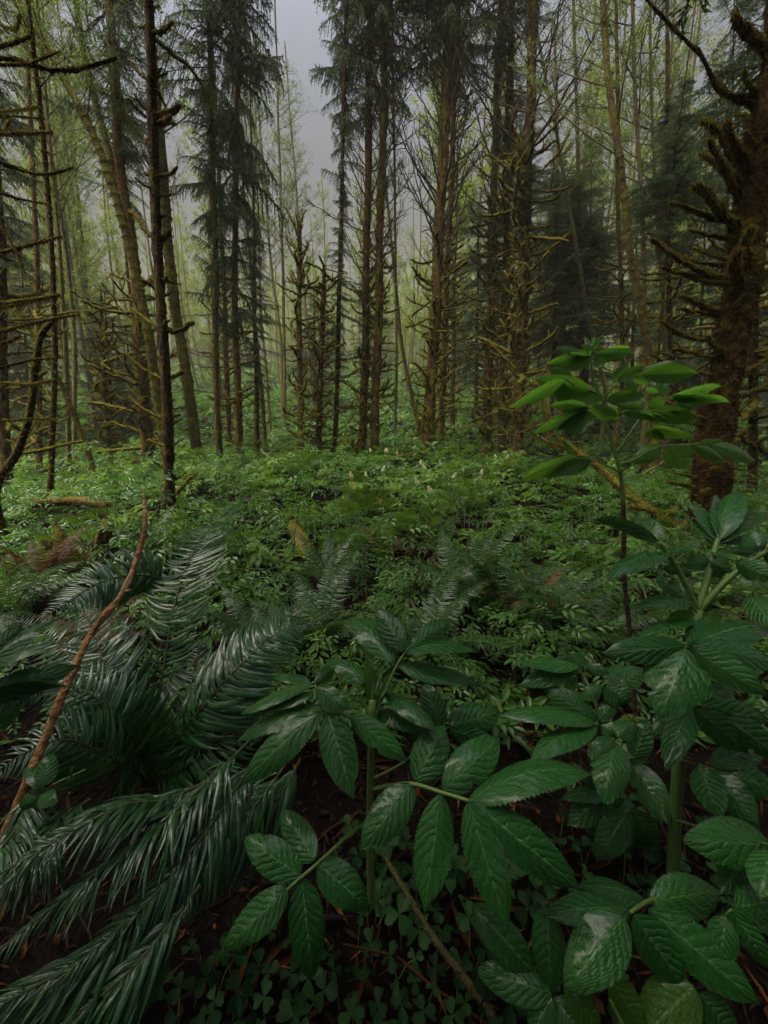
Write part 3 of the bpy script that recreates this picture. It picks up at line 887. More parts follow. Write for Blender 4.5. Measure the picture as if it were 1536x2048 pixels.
alder('tall alder whose fork of limbs spreads above the elderberry', [(1312, 880), (1300, 720), (1280, 600), (1256, 480), (1240, 330), (1222, 190), (1206, 0)], 8, 20, 14, M_ALDERM, [(ACROWN[0], 330, 0, 9, .9, 14)], fz=900, sides=16)
alder('slim upright alder just right of the forked tall one', [(1294, 800), (1290, 600), (1283, 400), (1272, 200), (1264, 0)], 10, 12, 15, M_ALDER, [(ACROWN[1], 380, 0, 9, .9, 15)])
alder('slim alder nearest the sweeping dark spruce, two stemmed look', [(1330, 800), (1325, 600), (1312, 400), (1303, 200), (1300, 50)], 10.5, 10, 15, M_ALDER, [(ACROWN[0], 380, 0, 9, .9, 15)])
alder('slanting grey alder crossing in front of the pyramid conifer', [(1212, 790), (1187, 690), (1150, 480), (1112, 260), (1090, 150)], 13, 10, 16, M_ALDER, [(ACROWN[1], 420, 0, 9, 1.1, 16)])
alder('dark short slanting pole among the gloomy conifers', [(1135, 760), (1118, 690), (1100, 610), (1078, 520)], 12, 7, 12, M_SPRUCE_DARK, [(ACROWN[3], 560, 0, 9, .8, 12)], fz=100)
alder('hair thin straight alder between the close pair and the tall reddish spruce', [(790, 895), (793, 700), (790, 400), (786, 150)], 10.2, 6, 15, M_ALDER, [(ACROWN[3], 420, 0, 9, .8, 14)], fz=100)
alder('leaning thin mossy alder at the foot of the tall reddish spruce', [(838, 862), (822, 790), (804, 690), (790, 560)], 13, 9, 13, M_ALDERM, [(ACROWN[3], 600, 0, 9, .9, 13)])
alder('distant pale alder leaning in the bright gap, thicker of two', [(566, 815), (560, 660), (545, 560), (535, 440)], 20, 8, 16, M_ALDER, [(ACROWN[1], 560, 0, 9, 1.1, 16)], fz=0)
alder('distant pale alder in the bright gap, mossy lower trunk', [(570, 830), (568, 660), (564, 500), (560, 350)], 19, 8, 17, M_ALDERM, [(ACROWN[2], 520, 0, 8, 1.1, 14.5)], fz=0)
alder('thin dark leaning pole left of the bright gap', [(540, 845), (532, 740), (522, 640), (520, 560)], 15, 7, 12, M_ALDER, [(ACROWN[3], 620, 0, 9, .9, 12)], fz=0)
alder('thin leaning alder hugging the foot of the short dense spruce', [(532, 895), (524, 800), (515, 700)], 11.4, 9, 10, M_ALDERM, [(ACROWN[3], 640, 0, 9, .8, 10)])
alder('tallest fine topped alder against the grey sky gap', [(625, 820), (610, 600), (596, 420), (582, 250)], 22, 7, 16.6, M_ALDER, [(ACROWN[1], 560, 205, 9, 1.0)], fz=0)
alder('forked mossy alder far right of the pyramid conifer', [(1330, 720), (1325, 560), (1316, 470), (1322, 380)], 12, 11, 12, M_ALDERM, [(ACROWN[2], 480, 0, 8, .9, 12)])
sap = G()
P = A([pw(x, y, 8.6) for x, y in [(411, 940), (414, 915), (424, 885), (430, 855), (431, 828)]])
tube(sap, spline(P - P[0], 14), np.linspace(.018, .009, 14), 6, 0, .06)
thing('sapling', 'thin white barked sapling bowed beside the mossy alder with tilted foot', 'sapling', P[0], None, sap.mesh('sapling', [M_PALE]))

# far trees of the hazy thicket
srcs = []
lab_far = 'thin far alder with pale green spring leaves in the hazy thicket'
ftr = []
for v in range(5):
    g = G()
    n = 16
    s = np.linspace(0, 1, n)
    H = 17
    lean = rng.uniform(-.12, .12)
    path = np.stack([lean * H * s + .25 * np.sin(s * 5 + v), .2 * np.sin(s * 4 + 2 * v), H * s], -1)
    tube(g, path, np.linspace(.10, .025, n), 7, 0, .06)
    ftr.append((g.mesh('trunk', [M_ALDER if v % 2 else M_ALDERM]), path))
placed = []
tries = 0
while len(placed) < 210 and tries < 6000:
    tries += 1
    Yf = 15 + 47 * rng.random() ** 1.15
    u = rng.uniform(-1.12, 1.12)
    x = u * Yf * 1.0
    px = 768 + 800 * x / Yf
    if Yf < 20 and 520 < px < 1000 and rng.random() < .75:
        continue
    if 500 < px < 720 and Yf < 30:
        continue
    if any((x - a) ** 2 + (Yf - b_) ** 2 < 1.3 for a, b_ in placed):
        continue
    placed.append((x, Yf))
    v = rng.integers(0, 5)
    sc = rng.uniform(.7, 1.15)
    if 500 < px < 700:
        sc *= .8
    t = thing('distant_alder', lab_far, 'tree', (x, Yf, float(hgt(x, Yf)) - .1), 'far alders of the hazy thicket')
    t.rotation_euler = (0, 0, rng.uniform(0, 6.28))
    t.scale = (sc, sc, sc)
    link('trunk', ftr[v][0], t)
    z0 = rng.uniform(3.2, 6.5) if Yf < 26 else rng.uniform(.5, 4)
    link('crown', AFAR[rng.integers(0, 3)], t, (np.interp(z0, ftr[v][1][:, 2], ftr[v][1][:, 0]), np.interp(z0, ftr[v][1][:, 2], ftr[v][1][:, 1]), z0), (0, 0, rng.uniform(0, 6)))
lab_c = 'distant grey conifer fading into the haze up the slope'
for k in range(7):
    Yf = rng.uniform(30, 62)
    x = rng.uniform(-1.05, 1.05) * Yf
    px = 768 + 800 * x / Yf
    if 520 < px < 700 and Yf < 45:
        continue
    t = thing('distant_conifer', lab_c, 'tree', (x, Yf, float(hgt(x, Yf)) - .1), 'conifers fading up the slope')
    g_t = ftr[0][0]
    sc = rng.uniform(.6, 1.0)
    t.scale = (sc, sc, sc)
    g = G()
    tube(g, A([[0, 0, 0], [0, 0, 7], [0, 0, 15]]), [.16, .1, .02], 6, 0)
    link('trunk', g.mesh('trunk', [M_SPRUCE_DARK]), t)
    link('crown', SCROWN[rng.integers(0, 3)], t, (0, 0, rng.uniform(.8, 4)), (0, 0, rng.uniform(0, 6)), (2.2, 2.2, 1.6))

g = G()
LP = []
for k in range(420):
    Yf = rng.uniform(58, 118)
    x = rng.uniform(-1.15, 1.15) * Yf
    z = float(hgt(x, Yf))
    H = rng.uniform(8, 16)
    r = rng.uniform(1.6, 3.0)
    tube(g, A([[x, Yf, z], [x + rng.normal(0, .5), Yf, z + H * .6], [x + rng.normal(0, .8), Yf, z + H]]), [.16, .10, .03], 5, 0)
    m = 420
    f = rng.random(m) ** .8
    rr_ = r * np.sqrt(rng.random(m)) * (1.1 - .75 * f) * (.75 + .25 * np.sin(f * 19 + k))
    an = rng.uniform(0, 6.28, m)
    LP.append(np.stack([x + rr_ * np.cos(an), Yf + rr_ * np.sin(an), z + H * (.12 + .9 * f)], -1))
P = np.concatenate(LP)
k = len(P)
M = rotm(rng.uniform(0, 6.28, k), rng.uniform(-1, .5, k), rng.uniform(-1, 1, k), rng.uniform(.16, .42, k))
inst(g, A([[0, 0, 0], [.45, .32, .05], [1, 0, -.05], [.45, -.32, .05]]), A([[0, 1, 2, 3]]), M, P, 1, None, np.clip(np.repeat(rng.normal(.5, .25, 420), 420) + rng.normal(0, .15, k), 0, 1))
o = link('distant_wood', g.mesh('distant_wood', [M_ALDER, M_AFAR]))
o['kind'] = 'stuff'

# ------------------------------------------------------------------ undergrowth (stuff)
def leaflets_tpl(spec, n=2):
    """compound leaf template: list of (x, y, angle, length, width) -> V, F (quads, folded along the midrib)"""
    g = G()
    for x, y, a, L, W in spec:
        if n == 1:
            P = A([[0, 0, 0], [.45, .5, .0], [1, 0, -.12], [.45, -.5, .0]])
            F = A([[0, 1, 2, 3]])
        else:
            P = A([[0, 0, 0], [.38, 0, -.06], [.38, .5, .02], [.38, -.5, .02], [.75, 0, -.11], [.75, .34, -.07], [.75, -.34, -.07], [1.05, 0, -.26]])
            F = A([[0, 1, 2, 2], [0, 3, 1, 1], [1, 4, 5, 2], [3, 6, 4, 1], [4, 7, 5, 5], [6, 7, 4, 4]])
        P = P * A([L, W, L])
        c, s_ = math.cos(a), math.sin(a)
        V = np.stack([x + P[:, 0] * c - P[:, 1] * s_, y + P[:, 0] * s_ + P[:, 1] * c, P[:, 2]], -1)
        if n == 1:
            g.add(V, F)
        else:
            g.add(V, A([f[:3] for f in F if f[2] == f[3]]))
            g.add(V * 1, A([f for f in F if f[2] != f[3]]))
    V = np.concatenate(g.V)
    return V, g.F


def comp_leaf(near):
    sp = []
    for k, x in enumerate((.035, .075)):
        for sd in (-1, 1):
            sp.append((x, sd * .004, sd * rng.uniform(.8, 1.15), rng.uniform(.055, .07), .026))
    sp.append((.10, 0, 0, .075, .029))
    if not near:
        sp = sp[::2] + [sp[-1]]
        sp = [(x, y, a, L * 1.35, W * 1.45) for x, y, a, L, W in sp]
    V, Fs = leaflets_tpl(sp, 2 if near else 1)
    return V, Fs


NEARL = [comp_leaf(True) for _ in range(3)]
FARL = [comp_leaf(False) for _ in range(2)]
# a second kind: broad three-part leaves of a paler green; a third: long narrow blades
TRIN = leaflets_tpl([(.04, 0, 0, .085, .055), (.035, .004, 1.5, .065, .042), (.035, -.004, -1.5, .065, .042)], 2)
TRIF = leaflets_tpl([(.04, 0, 0, .10, .065), (.035, .004, 1.5, .075, .055), (.035, -.004, -1.5, .075, .055)], 1)
BLADE = leaflets_tpl([(0, 0, a_, .16, .010) for a_ in (-.5, -.2, .1, .35, .6)], 2)


def canopy_h(x, y):
    n = np.sin(x * 1.7 + 1) * np.sin(y * 1.5 + .5) + .6 * np.sin(x * 3.7 + y * 2.9) + .4 * np.sin(x * 6.1 - y * 4.3 + 2)
    return np.clip(.33 + .14 * n, .09, .75)


def dens(x, y):
    n = np.sin(x * 2.3 + 4) * np.sin(y * 2.0 + 1.7) + .7 * np.sin(x * 4.4 - y * 3.1)
    return np.clip(.85 + .3 * n, .2, 1)


CLEAR = [(645, 1215, 2.5), (630, 1160, 2.8), (618, 1115, 3.1), (600, 1080, 3.5), (588, 1050, 3.9), (505, 975, 6.9), (470, 955, 7.3), (428, 932, 7.9), (778, 1016, 5.2), (735, 988, 5.7), (698, 966, 6.2),
         (1300, 1020, 3.7), (1250, 983, 3.9), (1205, 940, 4.2), (1160, 908, 4.5), (1118, 876, 4.8), (545, 920, 8.5), (562, 920, 8.4), (1095, 840, 8), (340, 1050, 4.4), (120, 1005, 4.3), (1385, 1085, 3.8), (1405, 1085, 3.8), (1430, 1085, 3.8)]
CLEAR = A([pw(*c_)[:2] for c_ in CLEAR])


def cover(g, y0, y1, per, tpls, size, mi=0, xf=1.12, hmul=1.0):
    ar = (y1 ** 2 - y0 ** 2) * xf
    k = int(ar * per)
    y = np.sqrt(y0 ** 2 + (y1 ** 2 - y0 ** 2) * rng.random(k))
    x = rng.uniform(-1, 1, k) * y * xf
    # gather the leaves in domed clumps
    cell = .55
    gx, gy = np.floor(x / cell), np.floor(y / cell)
    hx = np.sin(gx * 12.9898 + gy * 78.233) * 43758.5453
    hx -= np.floor(hx)
    hy = np.sin(gx * 39.346 + gy * 11.135) * 24634.6345
    hy -= np.floor(hy)
    cx, cy = (gx + .15 + .7 * hx) * cell, (gy + .15 + .7 * hy) * cell
    dx, dy = x - cx, y - cy
    rr = np.hypot(dx, dy) / (cell * .62)
    keep = rng.random(k) < dens(x, y) * np.clip(1.25 - .5 * rr, .15, 1)
    x, y, dx, dy, rr, hx, hy, cx, cy = [a[keep] for a in (x, y, dx, dy, rr, hx, hy, cx, cy)]
    k = len(x)
    top = canopy_h(cx, cy) * (.45 + 1.0 * hy) * hmul * np.interp(cy, [5, 9], [1, 1.25])
    z = hgt(x, y) + top * (1 - .7 * np.clip(rr, 0, 1.15) ** 2) * rng.uniform(.35, 1.08, k) + .02
    for c_ in CLEAR:
        # lower growth round the fallen wood and on the side it is seen from
        v_ = c_ / np.hypot(*c_)
        al = (c_[0] - x) * v_[0] + (c_[1] - y) * v_[1]
        la = np.abs((c_[0] - x) * v_[1] - (c_[1] - y) * v_[0])
        hit = (al > -.12) & (al < .9) & (la < .22)
        z = np.where(hit, hgt(x, y) + (z - hgt(x, y)) * .45, z)
    yaw = np.arctan2(dy, dx) + rng.normal(0, .7, k)
    pit = rng.normal(-.15, .3, k) - .35 * np.clip(rr - .4, 0, 1)
    M = rotm(yaw, pit, rng.normal(0, .35, k), size * rng.uniform(.55, 1.35, k))
    T = np.stack([x, y, z], -1)
    w = rng.integers(0, len(tpls), k)
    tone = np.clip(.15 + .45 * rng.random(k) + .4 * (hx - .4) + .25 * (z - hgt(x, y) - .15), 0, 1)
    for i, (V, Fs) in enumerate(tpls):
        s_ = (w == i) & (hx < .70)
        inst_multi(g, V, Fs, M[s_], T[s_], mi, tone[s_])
    s_ = (hx >= .70) & (hx < .92) & (rng.random(k) < .75)
    inst_multi(g, *(TRIN if len(tpls) == 3 else TRIF), M[s_] * 1.15, T[s_], 1, tone[s_])
    s_ = hx >= .92
    M2 = rotm(yaw[s_], rng.uniform(.2, 1.1, s_.sum()), rng.normal(0, .4, s_.sum()), size * rng.uniform(.7, 1.4, s_.sum()))
    inst_multi(g, *BLADE, M2, T[s_] - A([0, 0, .04]), 1, tone[s_])


def inst_multi(g, Vt, Fs, M, T, mi, r):
    k, n = len(M), len(Vt)
    if not k:
        return
    V = np.einsum('kij,nj->kni', M, Vt) + T[:, None]
    b = g.n
    g.V.append(V.reshape(-1, 3).astype(np.float32))
    g.U.append(np.zeros((k * n, 2), np.float32))
    g.R.append(np.repeat(r, n).astype(np.float32))
    for Ft in Fs:
        F = (Ft[None] + (np.arange(k) * n)[:, None, None] + b).reshape(-1, Ft.shape[1])
        g.F.append(F)
        g.M.append(np.full(len(F), mi))
    g.n += k * n


g = G()
cover(g, .95, 2.0, 760, NEARL, .6, hmul=.4)
cover(g, 2.0, 2.6, 560, NEARL, .75, hmul=.6)
cover(g, 2.6, 4.5, 460, NEARL, .85)
cover(g, 4.5, 8, 320, NEARL, 1.05)
cover(g, 8, 15, 130, FARL, 1.3)
cover(g, 15, 34, 40, FARL, 2.2, hmul=1.5)
cover(g, 34, 70, 5, FARL, 5.0, hmul=2.5)
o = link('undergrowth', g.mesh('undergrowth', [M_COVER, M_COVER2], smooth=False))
o['kind'] = 'stuff'
# thin stems and fallen sticks amongst it
g = G()
for k in range(420):
    y = 2.2 + 8 * rng.random() ** 1.3
    x = rng.uniform(-1.05, 1.05) * y
    z = float(hgt(x, y))
    a = rng.uniform(0, 6.28)
    if rng.random() < .55:
        h = rng.uniform(.15, .45)
        P = A([[x, y, z - .02], [x + .04 * math.cos(a), y, z + h * .6], [x + .1 * math.cos(a), y + .1 * math.sin(a), z + h]])
        tube(g, spline(P, 5), [.005, .0045, .004, .003, .002], 4, 0)
    else:
        L = rng.uniform(.2, .9)
        d = A([math.cos(a), math.sin(a), rng.uniform(-.1, .35)])
        tube(g, A([x, y, z + .03]) + d * L * np.linspace(0, 1, 4)[:, None], np.linspace(.010, .003, 4) * rng.uniform(.5, 1.3), 5, 0, .1)
o = link('brushwood', g.mesh('brushwood', [M_TWIG]))
o['kind'] = 'stuff'

# litter on the near soil
g = G()
k = 15000
y = .05 + 3.6 * rng.random(k) ** 1.2
x = rng.uniform(-1.15, 1.15, k) * (y + .45)
Vt = A([[0, 0, 0], [.5, .06, .03], [1, 0, 0], [.5, -.06, .03]])
L = np.where(rng.random(k) < .7, rng.uniform(.012, .04, k), rng.uniform(.04, .10, k))
M = rotm(rng.uniform(0, 6.28, k), rng.normal(0, .25, k), rng.normal(0, .6, k), L)
inst(g, Vt, A([[0, 1, 2, 3]]), M, np.stack([x, y, hgt(x, y) + rng.uniform(.002, .02, k)], -1), 0)
k = 3600
y = .05 + 3.2 * rng.random(k)
x = rng.uniform(-1.1, 1.1, k) * (y + .4)
Vt = A([[0, 0, 0], [.35, .28, .08], [1, 0, .05], [.4, -.3, .1]])
M = rotm(rng.uniform(0, 6.28, k), rng.normal(0, .4, k), rng.normal(0, .6, k), rng.uniform(.008, .026, k))
inst(g, Vt, A([[0, 1, 2, 3]]), M, np.stack([x, y, hgt(x, y) + .012], -1), 0)
for k in range(130):
    y = .1 + 2.6 * rng.random()
    x = rng.uniform(-1, 1) * (y + .4)
    a = rng.uniform(0, 6.28)
    Lk = rng.uniform(.06, .35)
    t5 = np.linspace(0, 1, 5)[:, None]
    p = A([x, y, float(hgt(x, y)) + .008]) + A([math.cos(a), math.sin(a), rng.uniform(-.02, .15)]) * Lk * t5 + rng.normal(0, .006, (5, 3))
    tube(g, p, np.linspace(.0035, .0012, 5) * rng.uniform(.6, 1.4), 5, 0, 0, r=rng.uniform(.1, .95))
o = link('leaf_litter', g.mesh('leaf_litter', [M_LITTER], smooth=False))
o['kind'] = 'stuff'

# wood sorrel carpet
def sorrel_tpl():
    g = G()
    prof = A([[0, 0], [.30, .30], [.62, .50], [.90, .50], [1.04, .34], [1.02, .15], [.90, 0], [1.02, -.15], [1.04, -.34], [.90, -.50], [.62, -.50], [.30, -.30]])
    for k in range(3):
        a = k * 2.0944
        c, s_ = math.cos(a), math.sin(a)
        P = np.concatenate([prof, [[.5, 0]]])
        z = -.20 * P[:, 0] ** 2 + .55 * np.abs(P[:, 1]) ** 1.3 - .06
        z[-1] -= .03
        V = np.stack([P[:, 0] * c - P[:, 1] * s_, P[:, 0] * s_ + P[:, 1] * c, z], -1)
        n = len(prof)
        F = A([[n, i, (i + 1) % n] for i in range(n)])
        g.add(V, F)
    return np.concatenate(g.V), [np.concatenate(g.F)]


SV, SF = sorrel_tpl()
g = G()
pos = []
for cx, cy, rx, ry, n in [(460, 1990, 170, 60, 70), (640, 1960, 160, 80, 100), (790, 1850, 110, 110, 80), (850, 1980, 160, 80, 90), (760, 1740, 90, 70, 34), (880, 1790, 70, 60, 26),
                          (300, 2030, 120, 40, 22), (980, 2010, 140, 60, 34), (1060, 1800, 90, 90, 26), (1240, 1700, 160, 90, 36), (1400, 1780, 120, 120, 40), (650, 2070, 300, 50, 80), (560, 1880, 80, 40, 18), (1150, 2060, 250, 70, 60), (960, 1880, 80, 60, 20)]:
    for q in range(n):
        px = cx + rng.normal(0, .55) * rx
        py = cy + rng.normal(0, .55) * ry
        d = ray(px, py)
        t_ = (HC - .02) / -d[2]
        pos.append(CAM + d * t_)
pos = A(pos)
ok = []
for p in pos:
    if all(np.hypot(*(p[:2] - q[:2])) > .027 for q in ok):
        ok.append(p)
pos = A(ok)
k = len(pos)
hz = rng.uniform(.035, .085, k)
T = np.stack([pos[:, 0], pos[:, 1], hgt(pos[:, 0], pos[:, 1]) + hz], -1)
sz = rng.uniform(.012, .028, k)
tl = unit(np.stack([rng.normal(0, .38, k), rng.normal(-.1, .38, k), np.ones(k)], -1))
Xv = unit(np.cross(np.stack([np.sin(a_ := rng.uniform(0, 6.28, k)), np.cos(a_), 0 * a_], -1), tl))
Ms = np.stack([Xv, np.cross(tl, Xv), tl], -1) * sz[:, None, None]
inst_multi(g, SV, SF, Ms, T, 0, np.clip(rng.normal(.45, .25, k), 0, 1))
for p in T:
    b0 = A([p[0] + rng.normal(0, .012), p[1] + rng.normal(0, .012), float(hgt(p[0], p[1]))])
    tube(g, np.stack([b0, (b0 + p) / 2 + A([0, 0, .01]), p - A([0, 0, .002])]), [.0011, .001, .0009], 4, 1)
o = link('wood_sorrel', g.mesh('wood_sorrel', [M_OXALIS, M_STEM]))
o['kind'] = 'stuff'

# ------------------------------------------------------------------ ferns
def frond(path, Lmax, n=38, up=(0, 0, 1), wr=.115, ang=.30, sickle=.36, droop=.28, base_skip=.1, jitter=.06, rach=.0028, shape=1.0, fold=.3):
    """sword fern frond along a rachis path (world or local): narrow curved blades either side"""
    path = spline(path, 40)
    g = G()
    tot = np.linalg.norm(np.diff(path, axis=0), axis=1).sum()
    tube(g, path, np.linspace(rach, rach * .3, 40), 5, 1, 0)
    T = unit(np.gradient(path, axis=0))
    up = unit(A(up))
    Vs, Fs = [], []
    m = 7
    for i in range(n):
        f = base_skip + (1 - base_skip) * (i + .5) / n
        k = f * 39
        k0 = min(int(k), 38)
        p = path[k0] + (path[k0 + 1] - path[k0]) * (k - k0)
        t = T[k0]
        n_ = unit(up - t * np.dot(up, t))
        sd = np.cross(t, n_)
        prof = (min(1, .55 + f * 1.8)) * (1 - max(0, f - .35) / .65) ** .72 * shape + .03
        for sgn in (-1, 1):
            if rng.random() < .03:
                continue
            L = Lmax * prof * rng.uniform(.9, 1.08)
            W = max(L, Lmax * .25) * wr * .5
            a = ang + rng.normal(0, jitter) + .5 * max(0, f - .7)
            d = unit(sd * sgn * math.cos(a) + t * math.sin(a))
            q = np.linspace(0, 1, m)
            wv_ = rng.normal(0, .05) * np.sin(q * 5 + rng.random() * 6)
            c = p + d * L * q[:, None] + (n_ * wv_[:, None] + t * wv_[::-1, None]) * L + t * (sickle * L * q ** 2)[:, None] - n_ * (L * droop * (q ** 2) + 0 * q)[:, None] + n_ * (rng.normal(0, jitter) * L * q)[:, None]
            tg = unit(np.gradient(c, axis=0))
            wv = unit(np.cross(tg, n_ + sd * sgn * rng.normal(.0, .25)))
            ww = W * np.interp(q, [0, .08, .3, .75, 1], [.35, .9, 1, .72, .05])
            up2 = np.cross(wv, tg)
            Vl = c - wv * ww[:, None] - up2 * (ww * fold)[:, None]
            Vr = c + wv * ww[:, None] - up2 * (ww * fold)[:, None]
            Vs.append(np.stack([Vl, c, Vr], 1).reshape(-1, 3))
    Vt = np.concatenate(Vs)
    nb = len(Vs)
    i = np.arange(m - 1)[:, None] * 3
    j = np.arange(2)[None]
    F1 = np.stack([i + j, i + j + 1, i + j + 4, i + j + 3], -1).reshape(-1, 4)
    F = (F1[None] + (np.arange(nb) * m * 3)[:, None, None]).reshape(-1, 4)
    g.add(Vt, F, 0, None, np.repeat(np.clip(rng.normal(.45, .2, nb), 0, 1), m * 3))
    return g


def hero_fern(label, basepx, fronds, mat, group=None, name='sword_fern'):
    B = pt(*basepx)
    B[2] = float(hgt(B[0], B[1]))
    t = thing(name, label, 'fern', B, group)
    for fr in fronds:
        pts = [B + A([0, 0, .03])] * (0 if fr.get('free') else 1) + [pt(*p) for p in fr['p']]
        kw = {k: v for k, v in fr.items() if k not in ('p', 'free', 'm')}
        g = frond(A(pts) - B, **kw)
        link('frond', g.mesh('frond', [fr.get('m', mat), M_RACHIS], True), t)
    return t


CAMUP = (0, -.55, .85)
hero_fern('huge glossy sword fern before the slender dead spruce, its upright frond silvered by wet light', (300, 1560, 1.0), [
    dict(p=[(318, 1400, 1.0), (345, 1230, 1.08), (375, 1130, 1.2), (430, 1045, 1.42), (517, 978, 1.75)], Lmax=.108, n=80, up=(-.15, -.65, .75), ang=.08, sickle=.42, droop=.12, base_skip=.05, free=True, wr=.10),
    dict(p=[(340, 1500, .95), (420, 1390, .98), (500, 1310, 1.08), (600, 1215, 1.28), (695, 1162, 1.55)], Lmax=.09, n=74, up=(-.2, -.6, .8), ang=.15, sickle=.42, droop=.12, base_skip=.05, free=True, wr=.105),
    dict(p=[(345, 1165, 1.2), (280, 1150, 1.15), (200, 1165, 1.08), (120, 1215, 1.0), (85, 1235, .97)], Lmax=.085, n=48, up=(0, -.85, .5), ang=.15, sickle=.3, free=True, wr=.11),
    dict(p=[(240, 1420, .95), (200, 1300, 1.0), (170, 1230, 1.1), (120, 1180, 1.25)], Lmax=.10, n=60, up=CAMUP),
    dict(p=[(330, 1500, .97), (400, 1420, .95), (480, 1330, .98), (560, 1262, 1.05), (640, 1240, 1.15)], Lmax=.11, n=60, up=(.1, -.6, .8), droop=.45, free=True),
    dict(p=[(270, 1480, .9), (200, 1400, .88), (120, 1370, .88), (30, 1400, .86)], Lmax=.10, n=57, up=CAMUP, droop=.4),
    dict(p=[(230, 1520, .86), (140, 1480, .8), (60, 1500, .76), (-30, 1560, .72)], Lmax=.10, n=57, up=CAMUP, droop=.4),
    dict(p=[(330, 1480, 1.0), (370, 1400, 1.05), (390, 1340, 1.12), (400, 1280, 1.2)], Lmax=.11, n=51, up=CAMUP),
    dict(p=[(360, 1540, .95), (430, 1490, .95), (480, 1450, 1.0), (540, 1420, 1.08)], Lmax=.10, n=51, up=CAMUP, droop=.5),
    dict(p=[(220, 1450, 1.0), (150, 1330, 1.1), (80, 1260, 1.2), (0, 1230, 1.3)], Lmax=.10, n=57, up=CAMUP),
], M_FERN)
hero_fern('drooping wet sword fern filling the lower corner, blades combed down like feathers', (560, 1500, .82), [
    dict(p=[(500, 1480, .72), (420, 1560, .64), (330, 1640, .57), (200, 1740, .50), (60, 1850, .45), (-40, 1930, .42)], Lmax=0.067, n=94, up=(-.35, -.3, .9), ang=1.0, sickle=.1, droop=.55, free=True, wr=.115, fold=.45, jitter=.18),
    dict(p=[(420, 1560, .66), (330, 1600, .60), (250, 1610, .55), (150, 1660, .5), (30, 1730, .46), (-60, 1780, .44)], Lmax=0.058, n=80, up=(-.2, -.4, .9), ang=1.0, sickle=.1, droop=.6, free=True, wr=.115, fold=.45, jitter=.18),
    dict(p=[(520, 1500, .75), (470, 1580, .66), (400, 1680, .58), (310, 1790, .52), (200, 1890, .47), (80, 1990, .43)], Lmax=0.067, n=87, up=(.1, -.4, .9), ang=1.0, sickle=.15, droop=.7, free=True, wr=.115, fold=.45, jitter=.18),
    dict(p=[(570, 1530, .75), (520, 1600, .68), (440, 1690, .60), (390, 1770, .55), (370, 1830, .52)], Lmax=0.078, n=77, up=(.3, -.5, .8), ang=1.0, sickle=.1, droop=.8, free=True, wr=.105, fold=.45, jitter=.18),
    dict(p=[(300, 1800, .52), (240, 1870, .49), (150, 1930, .46), (20, 2000, .43), (-60, 2050, .41)], Lmax=0.054, n=70, up=(0, -.3, .95), ang=1.0, droop=.8, free=True, wr=.115, fold=.45, jitter=.18),
    dict(p=[(400, 1770, .55), (330, 1860, .51), (250, 1950, .47), (140, 2040, .44), (60, 2100, .42)], Lmax=0.058, n=70, up=(.2, -.3, .9), ang=1.0, droop=.8, free=True, wr=.105, fold=.45, jitter=.18),
    dict(p=[(600, 1520, .8), (560, 1590, .72), (500, 1640, .68), (450, 1700, .64)], Lmax=0.071, n=59, up=(.4, -.5, .8), ang=1.0, droop=.8, free=True, wr=.105, fold=.45, jitter=.18),
    dict(p=[(60, 1560, .6), (40, 1640, .55), (0, 1700, .5), (-60, 1760, .47)], Lmax=0.063, n=63, up=CAMUP, ang=1.0, droop=.6, free=True, wr=.115, fold=.45, jitter=.18),
    dict(p=[(180, 1600, .62), (120, 1640, .56), (60, 1720, .5), (-20, 1800, .45)], Lmax=0.058, n=63, up=CAMUP, ang=1.0, droop=.6, free=True, wr=.115, fold=.45, jitter=.18),
], M_FERN)

FT = []
for q in range(6):
    Lf = 1.0
    a0 = rng.uniform(.7, 1.15)
    s = np.linspace(0, 1, 7)
    th = a0 - (1.3 + rng.uniform(-.2, .3)) * s ** 1.3
    dx = np.concatenate([[0], np.cumsum(np.cos(th[:-1]))]) / 6
    dz = np.concatenate([[0], np.cumsum(np.sin(th[:-1]))]) / 6
    P = np.stack([dx, rng.uniform(-.08, .08) * s ** 2, dz], -1)
    FT.append([frond(P, .13, 46, (-.4, 0, .9), .12, .2, .2, .3, rach=.004).mesh('frond', [m_, M_STEM if m_ is M_FERNM else M_FERND]) for m_ in (M_FERNM, M_FERND)])


def fern_clump(label, px, py, Y, n=11, L=.6, dead=False, group=None, name=None):
    p = pw(px, py, Y)
    z = float(hgt(p[0], Y))
    t = thing(name or ('dead_fern' if dead else 'sword_fern'), label, 'fern', (p[0], Y, z), group)
    ph = rng.uniform(0, 6.28)
    for k in range(n):
        l = L * rng.uniform(.7, 1.15)
        link('frond', FT[rng.integers(0, 6)][1 if dead else 0], t, (0, 0, .02), (rng.uniform(-.2, .2), rng.uniform(-.15, .35), ph + k * 6.283 / n + rng.uniform(-.25, .25)), (l, l, l))
    return t


fern_clump('sparkling fern clump in the dark middle gap, above the round elderberry leaf', 1000, 1250, 2.1, 13, .62)
fern_clump('fern clump whose pale ribs sweep down toward the brown elderberry stem', 1110, 1260, 2.0, 13, .66)
fern_clump('smaller dim fern clump just beyond the central elderberry top', 905, 1220, 2.3, 11, .52)
fern_clump('low fern clump with short fronds tucked under the tall elderberry stem', 1190, 1330, 1.75, 9, .42)
fern_clump('dusky small fern in the undergrowth above the fern filled gap', 880, 1030, 4.2, 10, .5)
fern_clump('fern beside the foot of the massive furred spruce, spreading at the frame edge', 1500, 1000, 3.3, 12, .75)
fern_clump('fern behind the right elderberry, mostly hidden by its leaves', 1400, 1310, 2.1, 12, .6)
fern_clump('dark fern under the reaching dead branches at the frame edge', 20, 1210, 2.0, 12, .62)
fern_clump('fern crowding the foot of the slender dead spruce', 300, 1130, 3.1, 11, .6)
